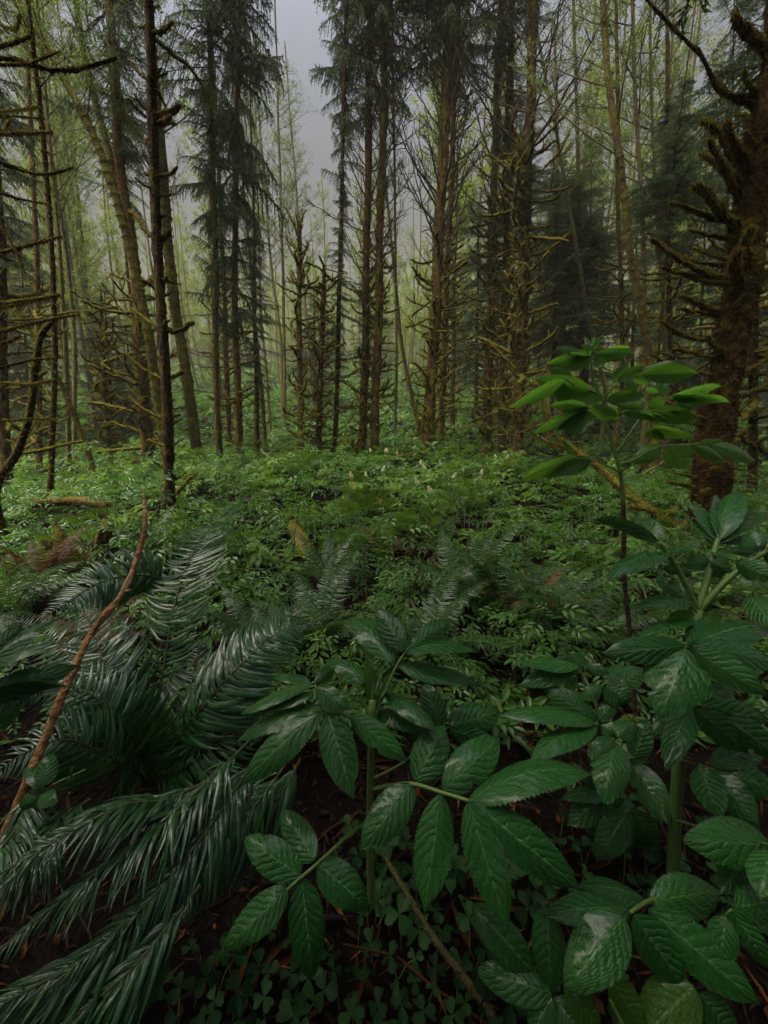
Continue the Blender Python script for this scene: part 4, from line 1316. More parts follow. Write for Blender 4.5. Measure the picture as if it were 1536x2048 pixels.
fern_clump('fern tucked beside the mossy log end', 655, 1215, 2.5, 11, .5)
fern_clump('fern in deep shade behind the drooping corner fern', 520, 1370, 1.55, 11, .48)
fern_clump('dark fern spreading low in the gap just behind the central elderberry', 860, 1330, 1.6, 11, .5)
fern_clump('dark fern between the central elderberry and the huge glossy fern', 640, 1310, 1.7, 11, .5)
fern_clump('dim fern right under the mossy fallen branch', 1330, 1130, 2.9, 11, .6)
fern_clump('fern at the rim of the undergrowth above the sparkling fern clump', 960, 1160, 2.7, 11, .55)
fern_clump('rust brown withered fern beside the rotten stump', 75, 1120, 2.6, 12, .6, True)
fern_clump('small rust brown withered fern leaning on the huge glossy fern', 190, 1330, 1.6, 8, .38, True)
fern_clump('withered brown fern in the dark middle gap', 1060, 1300, 1.95, 7, .4, True)
fern_clump('withered brown fern tuft between undergrowth and mossy log', 770, 1110, 3.3, 8, .4, True)

# ------------------------------------------------------------------ elderberries
def leaflet_mesh(P0, P1, W, Nrm, mat, arch=.09, fold=.16, blunt=False, nu=58, nv=11, curl=0.0):
    L = np.linalg.norm(P1 - P0)
    e1 = (P1 - P0) / L
    e3 = unit(Nrm - e1 * np.dot(Nrm, e1))
    e2 = np.cross(e3, e1)
    u = np.linspace(0, 1, nu)
    if blunt:
        w = np.sin(np.pi * np.clip(u, 0, 1) ** .8) ** .62
        w = np.minimum(w, 1)
    else:
        w = (u ** .72) * (1 - u) ** .92 * (1 - .35 * np.exp(-((u - .97) / .09) ** 2))
        w = w / w.max()
    w = w * (1 - .0 * u)
    tooth = np.where(np.arange(nu) % 2 == 0, 1.02, .94) + rng.normal(0, .012, nu)
    tooth[0] = tooth[-1] = 1
    v = np.linspace(-1, 1, nv)
    UU, VV = np.meshgrid(u, v, indexing='ij')
    hw = (W / 2 * w)[:, None] * np.where(np.abs(VV) > .99, tooth[:, None], 1)
    if rng.random() < .35:
        # a bite out of one edge
        c_, sd_ = rng.uniform(.25, .85), rng.choice([-1, 1])
        hw = hw * (1 - rng.uniform(.15, .4) * np.exp(-((UU - c_) / rng.uniform(.02, .05)) ** 2) * (VV * sd_ > .0))
    side = VV * hw
    q3, q4 = rng.uniform(0, 6.28, 2)
    sg = np.sign(VV)
    nz_ = .28 * np.sin(UU * 9 + VV * 4 + q3) + .2 * np.sin(UU * 17 - VV * 9 + q4)
    ph = UU * 8 - np.abs(VV) * (2.1 - .5 * np.abs(VV)) + .35 * (sg > 0) + nz_
    h = np.abs(np.sin(np.pi * ph)) ** .8 * W * .009 * (1 - np.abs(VV) ** 4) * np.minimum(1, w)[:, None]
    q1, q2 = rng.uniform(0, 6.28, 2)
    wav = .035 * W * np.sin(VV * 2.2 + UU * 7 + q1) * np.abs(VV) + .03 * W * np.sin(UU * 5 + q2)
    z = -fold * np.abs(side) ** 1.0 - .25 * side ** 2 / W + h + wav + arch * L * 4 * (UU * (1 - UU)) - curl * L * np.clip(UU - .6, 0, 1) ** 2
    V = P0 + e1 * (L * UU)[..., None] + e2 * side[..., None] + e3 * z[..., None]
    uv = np.stack([UU, VV], -1).reshape(-1, 2)
    i = np.arange(nu - 1)[:, None] * nv
    j = np.arange(nv - 1)[None]
    F = np.stack([i + j, i + nv + j, i + nv + j + 1, i + j + 1], -1).reshape(-1, 4)
    return mk_mesh('leaflet', V.reshape(-1, 3), [F], [mat], uv, np.full(nu * nv, rng.random()))


def elder(label, basepx, stems, leaves, mat, group=None, name='elderberry', stem_mat=None, g=None):
    B = pt(*basepx)
    B[2] = float(hgt(B[0], B[1])) - .01
    t = thing(name, label, 'shrub', B, group)
    for pts, r0, r1, m in stems:
        q = A([pt(*p) for p in pts]) - B
        gg = G()
        tube(gg, spline(q, 18), np.linspace(r0, r1, 18), 9, 0, .04)
        link('stem', gg.mesh('stem', [m]), t)
    for lf in leaves:
        tt = lf['t']
        q = [pt(x, y, z) for x, y, z in [(p if len(p) == 3 else (*p, tt)) for p in lf['r']]]
        gg = G()
        n = max(4, len(q) * 4)
        lr = lf.get('rr', .0022)
        tube(gg, spline(A(q) - B, n), np.linspace(lr * 1.2, lr * .7, n), 6, 0, 0)
        ro = link('leaf', gg.mesh('leaf', [M_STEM]), t)
        for e in lf['l']:
            bx, by, tx, ty, w = e[:5]
            opt = e[5] if len(e) > 5 else ''
            t0 = tt
            if len(e) > 6:
                t0 = e[6]
            P0 = pt(bx, by, t0)
            d0, d1 = ray(bx, by)[2], ray(tx, ty)[2]
            t1 = t0
            if d0 < -.12 and d1 < -.12:
                t1 = t0 * (1 + .45 * np.clip(d0 / d1 - 1, -.3, .35))
            t1 *= 1 + rng.uniform(-.04, .04)
            if len(e) > 7:
                t1 = e[7]
            P1 = pt(tx, ty, t1)
            L = np.linalg.norm(P1 - P0)
            wpx = w * (t0 + t1) / 2 / FPX
            W = max(wpx * 1.0, (.30 if mat is M_ELDERT else .34) * L)
            e1 = (P1 - P0) / L
            toc = unit(CAM - (P0 + P1) / 2)
            a_ = unit(toc - e1 * np.dot(toc, e1))
            b_ = np.cross(e1, a_)
            th = math.acos(min(1, wpx * 1.04 / W))
            c1, c2 = a_ * math.cos(th) + b_ * math.sin(th), a_ * math.cos(th) - b_ * math.sin(th)
            if 'u' in opt:
                c1, c2 = -c1, -c2
            nm = c1 if c1[2] > c2[2] else c2
            me = leaflet_mesh(P0 - B, P1 - B, W, nm, M_ELDERY if 'y' in opt else mat, arch=rng.uniform(.015, .06) if mat is M_ELDERT else rng.uniform(.05, .11), blunt='b' in opt, curl=.5 if 'b' in opt else .15)
            link('leaflet', me, ro)
    return t


# the elderberry in the middle of the foreground
elder('broad leaved elderberry in the very middle of the foreground, glossy wrinkled leaves, young bud', (742, 1760, .60), [
    ([(742, 1800, .62), (740, 1650, .60), (742, 1520, .58), (745, 1400, .57)], .0065, .005, M_STEM),
], [
    dict(t=.60, r=[(746, 1440, .57), (765, 1395, .58), (790, 1338, .59), (808, 1308, .6), (818, 1296, .6)], l=[
        (811, 1304, 750, 1211, 47), (821, 1294, 904, 1237, 40), (811, 1306, 955, 1300, 22, ''), (795, 1333, 958, 1369, 36), (789, 1324, 696, 1232, 46)]),
    dict(t=.57, r=[(744, 1450, .57), (715, 1442, .56), (680, 1426, .55), (652, 1421, .55), (640, 1395, .56), (630, 1370, .57)], l=[
        (655, 1425, 707, 1600, 72, '', .55), (642, 1425, 478, 1574, 62, '', .55), (652, 1418, 470, 1482, 42, '', .56), (629, 1387, 491, 1430, 25, '', .57), (626, 1369, 480, 1428, 24, '', .58),
        (620, 1363, 540, 1353, 20, '', .59), (629, 1368, 676, 1325, 25, '', .6), (631, 1376, 703, 1420, 40, '', .56), (699, 1428, 816, 1523, 50, '', .555), (743, 1421, 846, 1464, 30, '', .6)]),
    dict(t=.60, r=[(744, 1440, .58), (756, 1400, .6), (768, 1385, .61)], l=[(769, 1385, 880, 1468, 34)]),
    dict(t=.58, r=[(743, 1420, .58), (735, 1395, .59), (735, 1380, .59)], l=[(743, 1368, 646, 1317, 30)]),
    dict(t=.57, r=[(745, 1400, .57), (747, 1370, .57)], l=[
        (745, 1415, 747, 1265, 20, 'y'), (744, 1412, 728, 1300, 14, 'y'), (748, 1410, 770, 1310, 16, 'y'), (748, 1405, 792, 1325, 22, 'y'), (744, 1405, 738, 1318, 18, 'y'), (749, 1400, 762, 1335, 20, 'y')]),
    dict(t=.52, rr=.003, r=[(741, 1580, .59), (780, 1572, .56), (825, 1568, .53), (884, 1585, .51), (936, 1601, .49)], l=[
        (832, 1565, 890, 1446, 72, '', .53), (885, 1581, 1003, 1472, 74, '', .51), (936, 1601, 1186, 1543, 60, '', .50), (949, 1607, 1167, 1783, 82, '', .49), (936, 1604, 1018, 1866, 82, '', .49),
        (882, 1588, 848, 1828, 78, '', .51), (827, 1569, 717, 1702, 74, '', .53)]),
    dict(t=.62, r=[(742, 1560, .6), (800, 1530, .6), (850, 1490, .61), (897, 1453, .62)], l=[(897, 1454, 1002, 1422, 64, 'b', .62), (880, 1456, 850, 1366, 50, 'b', .63), (900, 1458, 1000, 1492, 40, '', .62), (845, 1495, 800, 1400, 30, '', .63)]),
    dict(t=.50, rr=.0028, r=[(742, 1640, .58), (720, 1655, .56), (694, 1674, .54), (635, 1727, .50), (601, 1756, .49), (573, 1781, .48)], l=[
        (629, 1721, 563, 1619, 56, 'b', .505), (601, 1752, 488, 1674, 64, 'b', .49), (636, 1728, 738, 1816, 68, 'b', .50), (604, 1759, 626, 1970, 72, 'b', .49), (575, 1780, 446, 1900, 64, 'b', .48)]),
], M_ELDER)

elder('tall elderberry rising on a brown stem before the furred spruce, bright backlit leaves shining', (1268, 1420, 1.3), [
    ([(1272, 1440, 1.3), (1261, 1280, 1.28), (1248, 1150, 1.26), (1248, 1060, 1.25), (1246, 1000, 1.25)], .0075, .0065, M_STICK),
    ([(1246, 1002, 1.25), (1242, 953, 1.25), (1225, 888, 1.25), (1213, 842, 1.25), (1205, 800, 1.25), (1186, 758, 1.25), (1181, 709, 1.25), (1184, 690, 1.25)], .007, .003, M_STEM),
    ([(1233, 905, 1.25), (1277, 842, 1.27), (1303, 803, 1.28), (1318, 780, 1.28)], .0045, .002, M_STEM),
], [
    dict(t=1.2, r=[(1240, 945, 1.25), (1215, 932), (1185, 920), (1120, 914, 1.15)], l=[(1179, 917, 1076, 955, 30, 'uy'), (1146, 914, 1037, 962, 26, 'u'), (1124, 914, 1080, 941, 15), (1183, 918, 1112, 948, 34, 'u'), (1150, 914, 1125, 880, 12), (1125, 914, 1060, 925, 10)]),
    dict(t=1.2, r=[(1207, 825, 1.25), (1190, 818), (1172, 815), (1140, 815, 1.15)], l=[(1169, 816, 1106, 863, 34), (1181, 813, 1240, 838, 28, '', 1.16), (1178, 820, 1060, 867, 24, 'uy'), (1189, 826, 1128, 870, 38, 'uy'), (1172, 812, 1096, 808, 20, 'uy'), (1160, 812, 1105, 790, 16, 'uy')]),
    dict(t=1.2, r=[(1196, 790, 1.25), (1187, 785), (1150, 770), (1130, 758, 1.1)], l=[(1187, 786, 1066, 757, 42, 'uy'), (1132, 758, 1014, 818, 24, 'uy', 1.12), (1140, 770, 1045, 790, 26, 'uy'), (1150, 764, 1100, 735, 22, 'uy'), (1150, 775, 1095, 770, 10)]),
    dict(t=1.24, r=[(1181, 712, 1.25), (1160, 708), (1130, 705)], l=[(1179, 712, 1090, 727, 24, 'uy'), (1160, 703, 1110, 695, 14), (1163, 690, 1193, 701, 11), (1182, 715, 1132, 737, 32, 'uy'), (1180, 706, 1128, 712, 18, 'uy')]),
    dict(t=1.24, r=[(1184, 712, 1.25), (1205, 706), (1225, 706)], l=[(1188, 709, 1272, 705, 22, 'uy'), (1190, 716, 1248, 718, 18, 'uy'), (1189, 719, 1209, 731, 22, 'uy'), (1205, 703, 1262, 694, 12, 'uy')]),
    dict(t=1.25, r=[(1183, 700, 1.25), (1184, 690)], l=[(1184, 700, 1187, 671, 10, 'y'), (1184, 698, 1208, 668, 9, 'y'), (1183, 698, 1168, 672, 9, 'y'), (1184, 700, 1200, 682, 10, 'y'), (1183, 700, 1176, 685, 9, 'y')]),
    dict(t=1.2, r=[(1207, 805, 1.25), (1225, 775), (1255, 755), (1285, 748, 1.15)], l=[(1225, 764, 1258, 728, 26, 'uy'), (1234, 762, 1288, 731, 24, 'uy'), (1283, 748, 1398, 747, 38, 'uy', 1.14), (1283, 742, 1358, 722, 16), (1262, 752, 1300, 768, 16), (1250, 760, 1275, 785, 14)]),
    dict(t=1.22, r=[(1209, 812, 1.25), (1212, 800), (1250, 795)], l=[(1212, 800, 1292, 790, 30, 'uy'), (1208, 795, 1136, 797, 30, 'uy'), (1240, 792, 1280, 768, 16), (1230, 805, 1290, 822, 18, 'u')]),
    dict(t=1.22, r=[(1303, 803, 1.28), (1325, 798), (1342, 793)], l=[(1303, 797, 1324, 815, 32, 'uy'), (1342, 793, 1442, 771, 22, 'uy', 1.2), (1345, 790, 1462, 804, 22, 'uy', 1.2), (1340, 796, 1400, 800, 12)]),
    dict(t=1.28, r=[(1315, 785), (1318, 775)], l=[(1316, 785, 1322, 752, 14, 'y'), (1316, 785, 1342, 758, 12, 'y'), (1315, 785, 1300, 756, 12, 'y'), (1316, 787, 1345, 778, 12, 'y'), (1315, 787, 1290, 775, 12, 'uy')]),
    dict(t=1.2, r=[(1217, 850, 1.25), (1244, 825), (1300, 822), (1345, 822, 1.1)], l=[(1244, 822, 1330, 836, 20, ''), (1303, 823, 1393, 838, 36, 'u'), (1335, 822, 1390, 815, 18), (1280, 822, 1340, 850, 18, 'u')]),
    dict(t=1.2, r=[(1234, 905, 1.25), (1270, 870), (1300, 855)], l=[(1300, 853, 1386, 876, 22, 'u'), (1290, 858, 1330, 880, 18, 'u')]),
    dict(t=1.12, r=[(1241, 945, 1.25), (1270, 920), (1322, 893), (1400, 889, 1.05)], l=[(1322, 891, 1266, 928, 36), (1342, 891, 1376, 939, 52), (1384, 888, 1452, 925, 22), (1420, 890, 1517, 921, 26), (1395, 887, 1450, 880, 14)]),
], M_ELDERT)

elder('stout elderberry at the right side with three arms from one node and dark broad leaves', (1350, 1760, .75), [
    ([(1345, 1800, .78), (1352, 1600, .74), (1368, 1440, .70), (1391, 1275, .68), (1396, 1221, .68)], .011, .009, M_STEM),
    ([(1398, 1215, .68), (1427, 1110, .70), (1436, 1078, .71)], .006, .0045, M_STEM),
    ([(1400, 1220, .68), (1459, 1156, .67), (1535, 1100, .66)], .006, .004, M_STEM),
    ([(1394, 1218, .68), (1355, 1136, .68), (1319, 1084, .68)], .0055, .0035, M_STEM),
], [
    dict(t=.68, r=[(1330, 1097), (1319, 1083)], l=[(1316, 1081, 1186, 1037, 27, 'u'), (1318, 1080, 1281, 1040, 44), (1339, 1104, 1213, 1160, 36), (1337, 1104, 1390, 1092, 15), (1357, 1140, 1330, 1137, 24, 'b'), (1357, 1142, 1385, 1150, 16)]),
    dict(t=.66, r=[(1394, 1225), (1385, 1212), (1381, 1203)], l=[(1381, 1203, 1268, 1215, 32), (1387, 1237, 1276, 1274, 22), (1389, 1228, 1324, 1250, 26, 'uy'), (1404, 1228, 1445, 1241, 24, 'uy'), (1380, 1200, 1310, 1150, 30)]),
    dict(t=.71, r=[(1434, 1085), (1437, 1070)], l=[(1433, 1082, 1388, 1003, 24), (1440, 1080, 1474, 975, 52), (1442, 1082, 1492, 1018, 46), (1442, 1085, 1537, 1030, 32), (1433, 1085, 1389, 1042, 18), (1440, 1088, 1497, 1074, 26), (1437, 1080, 1437, 988, 26), (1432, 1090, 1405, 1060, 16)]),
    dict(t=.69, r=[(1422, 1125), (1418, 1118)], l=[(1420, 1120, 1360, 1130, 34), (1422, 1122, 1464, 1145, 32), (1453, 1146, 1388, 1149, 16), (1425, 1110, 1470, 1100, 18)]),
    dict(t=.66, r=[(1480, 1140), (1520, 1110)], l=[(1514, 1104, 1452, 1099, 22), (1518, 1094, 1497, 1060, 42), (1472, 1125, 1560, 1160, 46), (1500, 1190, 1550, 1260, 56), (1530, 1100, 1580, 1130, 40)]),
    dict(t=.58, rr=.003, r=[(1380, 1330, .69), (1378, 1300, .62), (1371, 1294, .58)], l=[
        (1368, 1292, 1201, 1308, 56, '', .58), (1371, 1297, 1322, 1435, 104, 'b', .58), (1388, 1300, 1537, 1392, 62, '', .56), (1381, 1292, 1570, 1332, 50, '', .57), (1388, 1285, 1545, 1255, 52, '', .6), (1375, 1290, 1440, 1240, 50, '', .62)]),
    dict(t=.6, r=[(1372, 1420, .7), (1400, 1410), (1430, 1420)], l=[(1400, 1408, 1540, 1440, 50), (1390, 1415, 1500, 1510, 56), (1385, 1420, 1330, 1540, 50, '', .66), (1430, 1420, 1570, 1520, 60), (1400, 1405, 1470, 1370, 40), (1378, 1425, 1300, 1470, 44, '', .68)]),
    dict(t=.6, r=[(1362, 1520, .72), (1400, 1530), (1440, 1545)], l=[(1440, 1545, 1560, 1580, 70), (1420, 1540, 1520, 1650, 66), (1400, 1530, 1440, 1640, 60), (1420, 1530, 1530, 1500, 44)]),
    dict(t=.52, r=[(1352, 1640, .74), (1450, 1670, .6), (1540, 1690, .52)], l=[(1540, 1690, 1376, 1680, 88, 'b', .54), (1500, 1700, 1440, 1790, 60, '', .56), (1540, 1700, 1520, 1800, 64, '', .52), (1520, 1680, 1440, 1610, 54, '', .6)]),
], M_ELDER)

elder('middling elderberry between the middle one and the stout right one, folded shiny leaves', (1225, 1700, .95), [
    ([(1236, 1750, .95), (1232, 1640, .92), (1222, 1560, .88), (1205, 1470, .85), (1190, 1400, .86), (1160, 1340, .9)], .006, .003, M_STEM),
], [
    dict(t=.82, r=[(1205, 1470, .85), (1197, 1450), (1193, 1444)], l=[(1193, 1441, 1080, 1368, 46), (1190, 1445, 996, 1430, 36), (1193, 1451, 1054, 1534, 44), (1200, 1451, 1243, 1474, 36), (1197, 1440, 1230, 1400, 30)]),
    dict(t=.78, r=[(1210, 1480, .86), (1225, 1477), (1229, 1482)], l=[(1229, 1481, 1209, 1604, 72, 'b'), (1236, 1475, 1262, 1440, 40, 'b'), (1225, 1478, 1180, 1520, 40)]),
    dict(t=.82, r=[(1218, 1540, .87), (1250, 1520), (1270, 1516)], l=[(1270, 1516, 1292, 1438, 46, 'b'), (1268, 1524, 1340, 1652, 62), (1255, 1522, 1300, 1490, 34)]),
    dict(t=.82, r=[(1232, 1640, .9), (1250, 1625), (1258, 1618)], l=[(1258, 1619, 1192, 1724, 56), (1245, 1610, 1210, 1590, 30), (1260, 1618, 1320, 1700, 50)]),
    dict(t=.8, r=[(1222, 1570, .88), (1228, 1584)], l=[(1228, 1582, 1133, 1652, 54), (1225, 1580, 1120, 1598, 30), (1230, 1578, 1160, 1560, 24)]),
    dict(t=.88, r=[(1165, 1345, .9), (1166, 1332)], l=[(1160, 1332, 1034, 1328, 26), (1156, 1335, 1036, 1373, 40), (1168, 1333, 1138, 1303, 32), (1172, 1332, 1220, 1345, 24)]),
    dict(t=.86, r=[(1150, 1395, .88), (1143, 1380)], l=[(1143, 1390, 1128, 1352, 14, 'y'), (1145, 1390, 1153, 1350, 14, 'y'), (1146, 1392, 1178, 1395, 18, 'y'), (1140, 1392, 1110, 1375, 14, 'y'), (1148, 1395, 1185, 1412, 20, 'y')]),
    dict(t=.84, r=[(1192, 1410, .86), (1209, 1367), (1231, 1377)], l=[(1209, 1367, 1260, 1405, 58), (1231, 1377, 1289, 1334, 42), (1215, 1362, 1250, 1330, 30), (1200, 1372, 1165, 1400, 30)]),
], M_ELDER)

elder('low dark elderberry in the bottom corner, widest wrinkled leaves spread over the sorrel', (1320, 1900, .62), [
    ([(1380, 2000, .60), (1340, 1880, .56), (1305, 1800, .55)], .006, .004, M_STEM),
    ([(1120, 2060, .52), (1108, 2020, .5), (1100, 1990, .49)], .004, .003, M_STEM),
], [
    dict(t=.50, rr=.003, r=[(1305, 1800, .55), (1288, 1807, .52), (1262, 1824, .48)], l=[
        (1291, 1803, 1153, 1771, 38, '', .53), (1260, 1821, 1085, 1830, 58, '', .5), (1248, 1834, 1132, 1978, 94, 'b', .47), (1268, 1830, 1372, 1978, 78, '', .47), (1295, 1815, 1525, 2015, 86, '', .5), (1303, 1803, 1445, 1780, 74, '', .56)]),
    dict(t=.48, r=[(1104, 2010), (1098, 1985)], l=[(1092, 1812, 1104, 1992, 66, '', .50, .48), (1100, 1985, 953, 1940, 64, 'b'), (945, 1808, 1082, 1962, 66, '', .53, .49), (1104, 1990, 1060, 2080, 50), (1108, 1995, 1180, 2090, 60)]),
    dict(t=.44, r=[(1260, 2080), (1220, 2000)], l=[(1131, 1963, 1205, 2070, 54, 'y', .46), (1225, 1963, 1292, 2070, 60, 'y', .45), (1387, 1972, 1278, 2080, 92, 'yb', .45), (1400, 1990, 1480, 2080, 60, '', .46)]),
    dict(t=.5, r=[(1380, 1900, .55), (1463, 1819)], l=[(1463, 1819, 1545, 1945, 48), (1470, 1815, 1560, 1800, 60), (1450, 1830, 1440, 1940, 52)]),
], M_ELDER)

elder('young shrub poking in from the frame edge before the orange cane, only leaf tips showing', (-60, 1600, .6), [
    ([(-80, 1700, .6), (-60, 1500, .52), (-50, 1400, .48), (-45, 1330, .47)], .005, .003, M_STEM),
], [
    dict(t=.44, r=[(-50, 1400), (-40, 1390)], l=[(-50, 1400, 160, 1330, 56), (-45, 1395, 152, 1374, 20, 'u'), (-30, 1440, 42, 1412, 62, 'b'), (-45, 1345, 116, 1238, 30), (-45, 1330, 48, 1246, 34), (-40, 1350, 108, 1284, 20)]),
], M_ELDER, name='young_shrub')
elder('small sprig with two round leaves growing beside the orange cane', (30, 1700, .62), [
    ([(0, 1730, .6), (45, 1640, .58), (90, 1580, .57), (170, 1540, .56)], .0022, .0012, M_STEM),
], [
    dict(t=.56, rr=.001, r=[(85, 1585), (88, 1570)], l=[(88, 1572, 100, 1505, 38, 'b'), (86, 1575, 48, 1532, 26, 'b'), (80, 1590, 110, 1606, 36, 'b'), (75, 1595, 34, 1618, 34, 'b'), (130, 1558, 165, 1550, 10), (140, 1555, 150, 1532, 8)]),
    dict(t=.5, rr=.001, r=[(-20, 1770), (-5, 1765)], l=[(-10, 1772, 33, 1752, 24, 'yb')]),
], M_ELDER, name='sprig')

# ------------------------------------------------------------------ canes, logs, stump
def stick(name, label, cat, pts, radii, mat, fz=0, sides=10, lump=.08, fzm=None, n=40, fzl=.02, knots=()):
    P = A([p if isinstance(p, np.ndarray) else pt(*p) for p in pts])
    B = P[0].copy()
    path = spline(P - B, n)
    rad = np.interp(np.linspace(0, 1, n), np.linspace(0, 1, len(radii)), radii)
    for kpos in knots:
        rad *= 1 + .28 * np.exp(-((np.linspace(0, 1, n) - kpos) / .012) ** 2)
    g = G()
    V = tube(g, path, rad, sides, 0, lump)
    if fz:
        D = unit(V[:-1] - np.repeat(path, sides, 0))
        fuzz(g, V[:-1], D, fz, fzl, fzl * .2, 1, .3)
    return thing(name, label, cat, B, None, g.mesh(name, [mat, fzm or M_FUZZY]))


stick('dead_cane', 'bent orange brown dead cane rising from the lower corner to a snapped tip', 'cane',
      [(-30, 1760, .56), (0, 1698, .57), (40, 1600, .58), (85, 1490, .60), (130, 1380, .62), (180, 1272, .66), (245, 1185, .70), (279, 1100, .74), (290, 1040, .76), (288, 988, .78)],
      [.0070, .0064, .0064, .0056, .0054, .0044, .0042, .0030], M_CANE, sides=12, lump=.10, n=110, knots=(.12, .23, .37, .46, .62, .71, .80, .93))
for pts_, r_ in [([(181, 1270, .66), (196, 1250, .66), (204, 1228, .66)], .0022), ([(130, 1380, .62), (112, 1362, .62), (104, 1340, .62)], .002), ([(246, 1184, .70), (262, 1180, .70)], .0025), ([(60, 1550, .59), (80, 1535, .59)], .0025)]:
    ca = bpy.data.objects['dead_cane']
    g = G()
    tube(g, spline(A([pt(*p_) for p_ in pts_]) - A(ca.location), 8), np.linspace(r_ * 1.3, r_ * .6, 8), 7, 0, .12)
    link('side_twig', g.mesh('side_twig', [M_CANE]), ca)
stick('dark_branch', 'fallen dark stick slanting through the sorrel carpet', 'branch', [(770, 1715, .80), (815, 1790, .73), (870, 1880, .66), (940, 1970, .61), (1010, 2070, .57)], [.004, .0055, .006, .0065], M_STICK, 60, fzm=M_FUZZ, fzl=.008)
stick('fallen_twig', 'thin rusty twig lying by the round tipped leaves', 'twig', [(560, 1795, .78), (500, 1800, .80), (450, 1815, .80), (400, 1840, .78)], [.003, .003, .002, .0015], M_CANE)
stick('fallen_twig', 'short pale twig lying next to the orange curled leaf', 'twig', [(224, 1908, .60), (253, 1868, .64)], [.0018, .0014], M_CANE)
stick('fallen_twig', 'straight rusty twig leaning under the lowest round leaf', 'twig', [(400, 1895, .72), (455, 1868, .74)], [.002, .0015], M_CANE)


def gp(px, py, Y, dz):
    p = pw(px, py, Y)
    return A([p[0], Y, float(hgt(p[0], Y)) + dz])


stick('mossy_log', 'yellow mossed log end poking out of the undergrowth toward the view', 'log', [pw(645, 1225, 2.5), pw(620, 1130, 3.1), pw(588, 1050, 3.9)], [.06, .068, .07, .06], M_LOG, 3000, 16, .12, M_FUZZY, 40, .022)
stick('mossy_log', 'short mossy log lying low at the foot of the mossy tilted alder', 'log', [pw(505, 975, 6.9), pw(470, 955, 7.3), pw(428, 932, 7.9)], [.035, .06, .06, .05], M_LOG, 1200, 12, .15, M_FUZZY, 24, .03)
stick('mossy_log', 'orange tinged mossy log among the cream flowers', 'log', [pw(778, 1016, 5.2), pw(735, 988, 5.7), pw(698, 966, 6.2)], [.04, .055, .055, .045], M_LOG, 1400, 12, .15, M_FUZZY, 24, .03)
t = stick('fallen_branch', 'crooked yellow mossy fallen branch slanting down to the foot of the furred spruce', 'branch', [pw(1368, 1066, 3.55), pw(1300, 1020, 3.7), pw(1250, 983, 3.9), pw(1205, 940, 4.2), pw(1160, 908, 4.5), pw(1118, 876, 4.8)], [.036, .04, .032, .028, .03, .02], M_LOG, 3600, 12, .25, M_FUZZ, 50, .03)
for pts, r in [([(1372, 1045, 3.6), (1345, 1062, 3.5), (1300, 1042, 3.55)], .025), ([(1160, 905, 4.5), (1130, 895, 4.5), (1098, 884, 4.4)], .014), ([(1320, 1035, 3.7), (1355, 1020, 3.6)], .04), ([(1290, 1015, 3.7), (1262, 1012, 3.6)], .03)]:
    g = G()
    P = A([pw(*p) for p in pts]) - A(t.location)
    path = spline(P, 14)
    V = tube(g, path, np.linspace(r, r * .6, 14), 8, 0, .2)
    fuzz(g, V[:-1], unit(V[:-1] - np.repeat(path, 8, 0)), 260, .03, .006, 1, .3)
    link('side_branch', g.mesh('side_branch', [M_LOG, M_FUZZY]), t)
stick('leaning_stump', 'broken yellow mossy pole leaning out of the undergrowth before the dark conifers', 'stump', [pw(1102, 850, 8), pw(1090, 815, 8), pw(1082, 790, 8), pw(1072, 766, 8)], [.06, .055, .05, .045], M_LOG, 900, 12, .15, M_FUZZY, 20, .035)
stick('fallen_branch', 'long thin mossy branch lying across the shade near the crooked alder', 'branch', [pw(35, 908, 3.9), pw(85, 900, 3.9), pw(125, 890, 3.9), pw(165, 882, 3.9)], [.02, .018, .014, .008], M_MOSSB, 300, 8, .15, M_FUZZ, 24, .02)
stick('fallen_branch', 'yellow mossy stick arching beside the slender dead spruce', 'branch', [pw(352, 988, 4.6), pw(372, 965, 4.7), pw(392, 945, 4.8)], [.02, .024, .012], M_LOG, 300, 8, .2, M_FUZZY, 16, .03)
stick('bleached_branch', 'pale forked driftlike branch standing in the green before the bright gap', 'branch', [pw(522, 902, 8.6), pw(545, 920, 8.5), pw(566, 938, 8.4)], [.014, .018, .02], M_PALE, 0)
stick('bleached_branch', 'pale upright splinter standing in the green beside the forked one', 'branch', [pw(557, 936, 8.6), pw(562, 900, 8.6)], [.022, .012], M_PALE, 0)
stick('fallen_log', 'brown log lying level behind the feet of the two snags', 'log', [pw(615, 918, 9.3), pw(660, 921, 9.3), pw(700, 918, 9.3)], [.06, .065, .05], M_ROT, 400, 10, .15, M_FUZZY, 16, .03)
stick('fallen_branch', 'slanting mossy stick between the thin dark spruce and the close pair', 'branch', [pw(668, 935, 9.2), pw(690, 915, 9.2), pw(712, 892, 9.2)], [.02, .02, .01], M_MOSSB, 100, 6, .2, M_FUZZ, 12, .03)
stick('fallen_log', 'low mossy log lying right before the foot of the tall reddish spruce', 'log', [pw(765, 925, 9.2), pw(805, 912, 9.3), pw(850, 905, 9.6)], [.05, .05, .04], M_ROT, 500, 10, .15, M_FUZZ, 16, .03)
stick('fallen_branch', 'thin yellow mossy twig slanting beside the furred spruce foot', 'branch', [pw(1285, 950, 3.9), pw(1325, 925, 3.9), pw(1352, 905, 3.9)], [.008, .008, .005], M_LOG, 120, 6, .2, M_FUZZY, 12, .015)
stick('fallen_log', 'brown rotten log lying in the shade near the rust brown fern', 'log', [pw(70, 1008, 4.4), pw(150, 1002, 4.4), pw(215, 1012, 4.2)], [.045, .05, .04], M_ROT, 500, 10, .2, M_FUZZ, 20, .025)
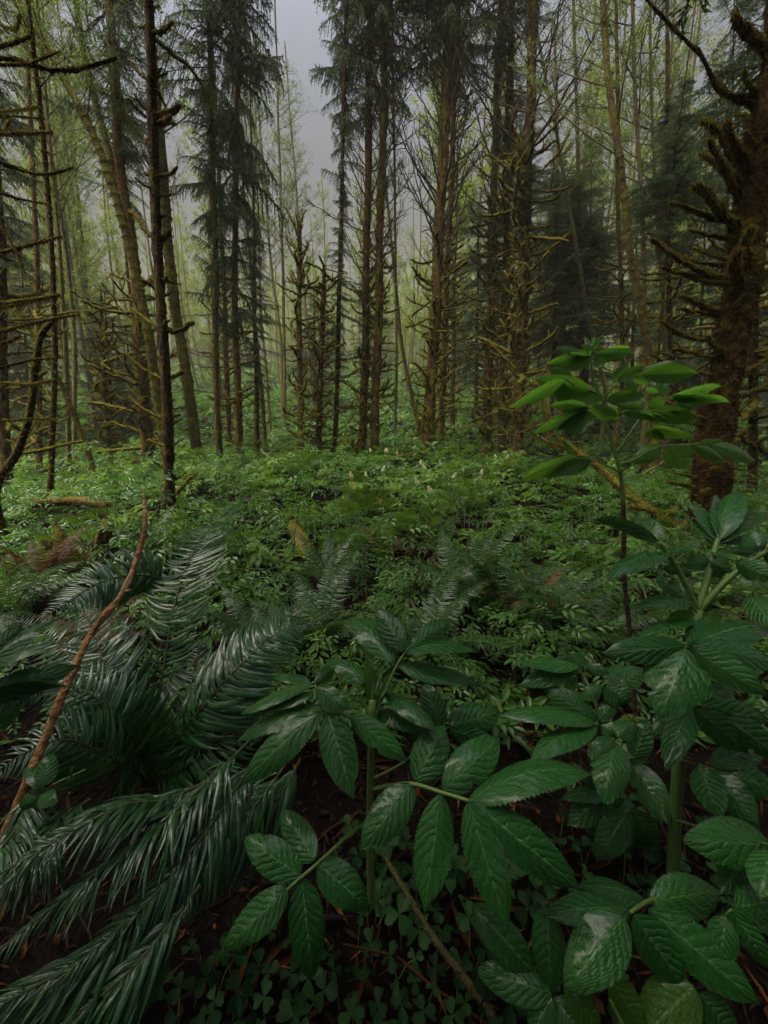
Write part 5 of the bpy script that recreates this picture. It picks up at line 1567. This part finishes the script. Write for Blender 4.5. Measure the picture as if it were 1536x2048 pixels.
# rotten stump
g = G()
p = gp(165, 1090, 3.0, 0)
n = 14
a = np.linspace(0, 6.283, 22, endpoint=False)
hh = .27 + .10 * np.sin(a * 2 + 1) + .07 * rng.standard_normal(22)
Vs = []
for k in range(n):
    f = k / (n - 1)
    r = .20 * (1.5 - .55 * f ** .6) * (1 + .10 * np.sin(a * 5 + 2) + .05 * rng.standard_normal(22)) * (.72 if k == n - 1 else 1)
    Vs.append(np.stack([np.cos(a) * r, np.sin(a) * r, hh * min(f, .93) - .05 - (.08 if k == n - 1 else 0)], -1))
V = np.concatenate(Vs + [A([[0, 0, .06]])])
i = np.arange(n - 1)[:, None] * 22
j = np.arange(22)[None]
F = np.stack([i + j, i + (j + 1) % 22, i + 22 + (j + 1) % 22, i + 22 + j], -1).reshape(-1, 4)
g.add(V, F, 0)
g.F.append(A([[(n - 1) * 22 + q, (n - 1) * 22 + (q + 1) % 22, n * 22] for q in range(22)]))
g.M.append(np.zeros(22))
D = unit(V * A([1, 1, .3]))
fuzz(g, V, D, 1500, .04, .007, 1, .5)
thing('rotten_stump', 'crumbling rust brown stump with moss behind the rust brown fern', 'stump', p, None, g.mesh('rotten_stump', [M_ROT, M_FUZZB]))
# orange curled leaf on the soil
g = G()
q = np.linspace(0, 6.283, 15, endpoint=False)
for r_, z_ in ((1, .18), (.6, .02)):
    pass
R_ = A([0, .45, .8, 1.0])
V = np.concatenate([np.stack([r * np.cos(q) * (1 + .07 * np.sin(5 * q)), r * np.sin(q) * (1 + .06 * np.cos(4 * q)), np.full(15, .35 * r ** 3) + .05 * np.sin(3 * q) * r], -1) for r in R_[1:]] + [A([[0, 0, 0.]])]) * .0085
F4 = np.concatenate([np.stack([k * 15 + np.arange(15), k * 15 + (np.arange(15) + 1) % 15, (k + 1) * 15 + (np.arange(15) + 1) % 15, (k + 1) * 15 + np.arange(15)], -1) for k in range(2)])
g.add(V, F4, 0)
g.F.append(np.stack([np.arange(15), (np.arange(15) + 1) % 15, np.full(15, 45)], -1))
g.M.append(np.zeros(15))
o = thing('fallen_leaf', 'small round orange curled leaf on the dark soil', 'leaf', pt(217, 1886, .62), None, g.mesh('fallen_leaf', [M_ORANGE]))
o.rotation_euler = (.9, .1, 0)

# ------------------------------------------------------------------ cream flower heads in the green
FL = []
for q in range(3):
    g = G()
    oct_ = A([[1, 0, 0], [-1, 0, 0], [0, 1, 0], [0, -1, 0], [0, 0, 1], [0, 0, -1]]) * 1.0
    of = A([[0, 2, 4], [2, 1, 4], [1, 3, 4], [3, 0, 4], [2, 0, 5], [1, 2, 5], [3, 1, 5], [0, 3, 5]])
    k = 130
    u = rng.random(k) ** .7
    rad = .030 * (1 - .75 * u) * np.sqrt(rng.random(k))
    an = rng.uniform(0, 6.28, k)
    T = np.stack([np.cos(an) * rad, np.sin(an) * rad, .075 * u], -1)
    inst(g, oct_, of, np.eye(3)[None] * rng.uniform(.0028, .0046, k)[:, None, None], T, 0)
    FL.append(g.mesh('bloom', [M_FLOWER]))
g = G()
V, Fs = leaflets_tpl([(x, 0, sd * 1.0, .075, .03) for x in (.04, .09) for sd in (-1, 1)] + [(.12, 0, 0, .085, .032)], 2)
for k in range(5):
    M = rotm(A([k * 1.257 + .3]), A([-.15]), A([.1]), A([1.1]))
    inst_multi(g, V, Fs, M, A([[0, 0, -.06 - .02 * (k % 2)]]), 0, A([.6 + .08 * k]))
FLEAF = g.mesh('leaf', [M_COVER], False)
for px, py in [(703, 984), (731, 986), (766, 979), (742, 940), (775, 931), (795, 926), (840, 957), (850, 968), (882, 957), (905, 986), (862, 1016), (770, 925), (836, 1002), (960, 975), (990, 952)]:
    Y = 1.07 / max(.03, -(ray(px, py)[2] / ray(px, py)[1])) * .74
    Y = min(max(Y, 4.0), 8.2)
    p = pw(px, py, Y)
    z = float(hgt(p[0], Y))
    t = thing('flowering_elderberry', 'little elderberry holding a cream flower cone above the undergrowth', 'shrub', (p[0], Y, z), 'cream flower heads in the undergrowth')
    h = max(p[2] - z, .42)
    g = G()
    tube(g, A([[0, 0, -.02], [.01, 0, h * .5], [0, 0, h]]), [.006, .005, .003], 5, 0)
    link('stem', g.mesh('stem', [M_STEM]), t)
    link('bloom', FL[rng.integers(0, 3)], t, (0, 0, h - .01), (rng.normal(0, .3), rng.normal(0, .3), 0), (1.15,) * 3)
    link('leaf', FLEAF, t, (0, 0, h), (0, 0, rng.uniform(0, 6)))

# ------------------------------------------------------------------ conifers added out of view to shade the foreground
for k, (x, y) in enumerate([(-2.4, -1.1), (3.6, -3.0), (6.0, -2.0), (-5.0, -1.6), (-1.0, -6.0), (1.5, -1.3)]):
    t = thing('conifer', 'added conifer out of view behind the viewpoint, shading the foreground', 'tree', (x, y, float(hgt(x, y)) - .1), 'added shading conifers behind the viewpoint')
    g = G()
    tube(g, A([[0, 0, 0], [0, 0, 7], [0, 0, 15]]), [.2, .14, .02], 8, 0)
    link('trunk', g.mesh('trunk', [M_SPRUCE_DARK]), t)
    link('crown', SCROWN[(2, 2, 0, 2, 0, 2)[k]], t, (0, 0, 3.5), (0, 0, k * 1.3), (2.1, 2.1, 1.5) if k < 5 else (1.2, 1.2, 1.5))

# ------------------------------------------------------------------ air
v = G()
x0, x1, y0, y1, z0, z1 = -152, 152, -14, 168, -3, 62
V = A([[x, y, z] for x in (x0, x1) for y in (y0, y1) for z in (z0, z1)])
F = A([[0, 1, 3, 2], [4, 6, 7, 5], [0, 4, 5, 1], [2, 3, 7, 6], [0, 2, 6, 4], [1, 5, 7, 3]])
m = bpy.data.materials.new('haze')
m.use_nodes = True
nt = m.node_tree
nt.nodes.remove(nt.nodes['Principled BSDF'])
pv = N(nt, 'ShaderNodeVolumePrincipled')
pv.inputs['Color'].default_value = (.92, .91, .80, 1)
pv.inputs['Density'].default_value = .0019
nt.links.new(pv.outputs[0], nt.nodes['Material Output'].inputs['Volume'])
o = link('haze', mk_mesh('haze', V, [F], [m], smooth=False))
o['kind'] = 'stuff'

# ------------------------------------------------------------------ light
SUN_EL = math.radians(62)
w = bpy.data.worlds.new('World')
scene.world = w
w.use_nodes = True
nt = w.node_tree
bg = nt.nodes['Background']
sky = nt.nodes.new('ShaderNodeTexSky')
sky.sky_type = 'NISHITA'
sky.sun_disc = False
sky.sun_elevation = SUN_EL
sky.sun_rotation = math.radians(248)
sky.dust_density = 4
sky.air_density = 1.0
sky.ozone_density = 1.0
hs = N(nt, 'ShaderNodeHueSaturation', Saturation=.6, Value=1.0)
nt.links.new(sky.outputs[0], hs.inputs['Color'])
# an overcast sky: about three times brighter overhead than low down
tc = nt.nodes.new('ShaderNodeTexCoord')
sx = nt.nodes.new('ShaderNodeSeparateXYZ')
nt.links.new(tc.outputs['Generated'], sx.inputs[0])
gr = math_(nt, 'ADD', math_(nt, 'MULTIPLY', math_(nt, 'POWER', math_(nt, 'MAXIMUM', sx.outputs[2], 0.0), 3.8), 3.0), .10)
cl = N(nt, 'ShaderNodeTexNoise', Scale=2.2, Detail=4.0)
nt.links.new(tc.outputs['Generated'], cl.inputs['Vector'])
gr = math_(nt, 'MULTIPLY', gr, math_(nt, 'ADD', math_(nt, 'MULTIPLY', cl.outputs[0], .3), .85))
vm_ = N(nt, 'ShaderNodeVectorMath', operation='SCALE')
nt.links.new(hs.outputs[0], vm_.inputs[0])
nt.links.new(gr, vm_.inputs['Scale'])
nt.links.new(vm_.outputs[0], bg.inputs['Color'])
bg.inputs['Strength'].default_value = .058
sun = bpy.data.lights.new('sun', 'SUN')
sun.energy = 1.5
sun.angle = math.radians(50)
sun.color = (1, .88, .68)
so = bpy.data.objects.new('sun', sun)
COL.objects.link(so)
az = math.radians(248)
d = Vector((math.sin(az) * math.cos(SUN_EL), math.cos(az) * math.cos(SUN_EL), math.sin(SUN_EL)))
so.rotation_euler = d.to_track_quat('Z', 'Y').to_euler()

# ------------------------------------------------------------------ camera and output
cd = bpy.data.cameras.new('camera')
cd.sensor_fit = 'VERTICAL'
cd.sensor_height = 36
cd.lens = FPX / 2048 * 36
cd.clip_start = .02
cd.clip_end = 600
co = bpy.data.objects.new('camera', cd)
COL.objects.link(co)
co.location = CAM
co.rotation_euler = (math.pi / 2 - PITCH, 0, 0)
scene.camera = co
scene.view_settings.view_transform = 'Standard'
scene.view_settings.look = 'None'
scene.view_settings.exposure = 2.0
scene.view_settings.gamma = 1
c = scene.cycles
c.use_denoising = True
c.max_bounces = 6
c.diffuse_bounces = 3
c.glossy_bounces = 2
c.transmission_bounces = 3
c.transparent_max_bounces = 4
c.volume_bounces = 1
c.use_adaptive_sampling = True
c.adaptive_threshold = .02
c.sample_clamp_indirect = 4
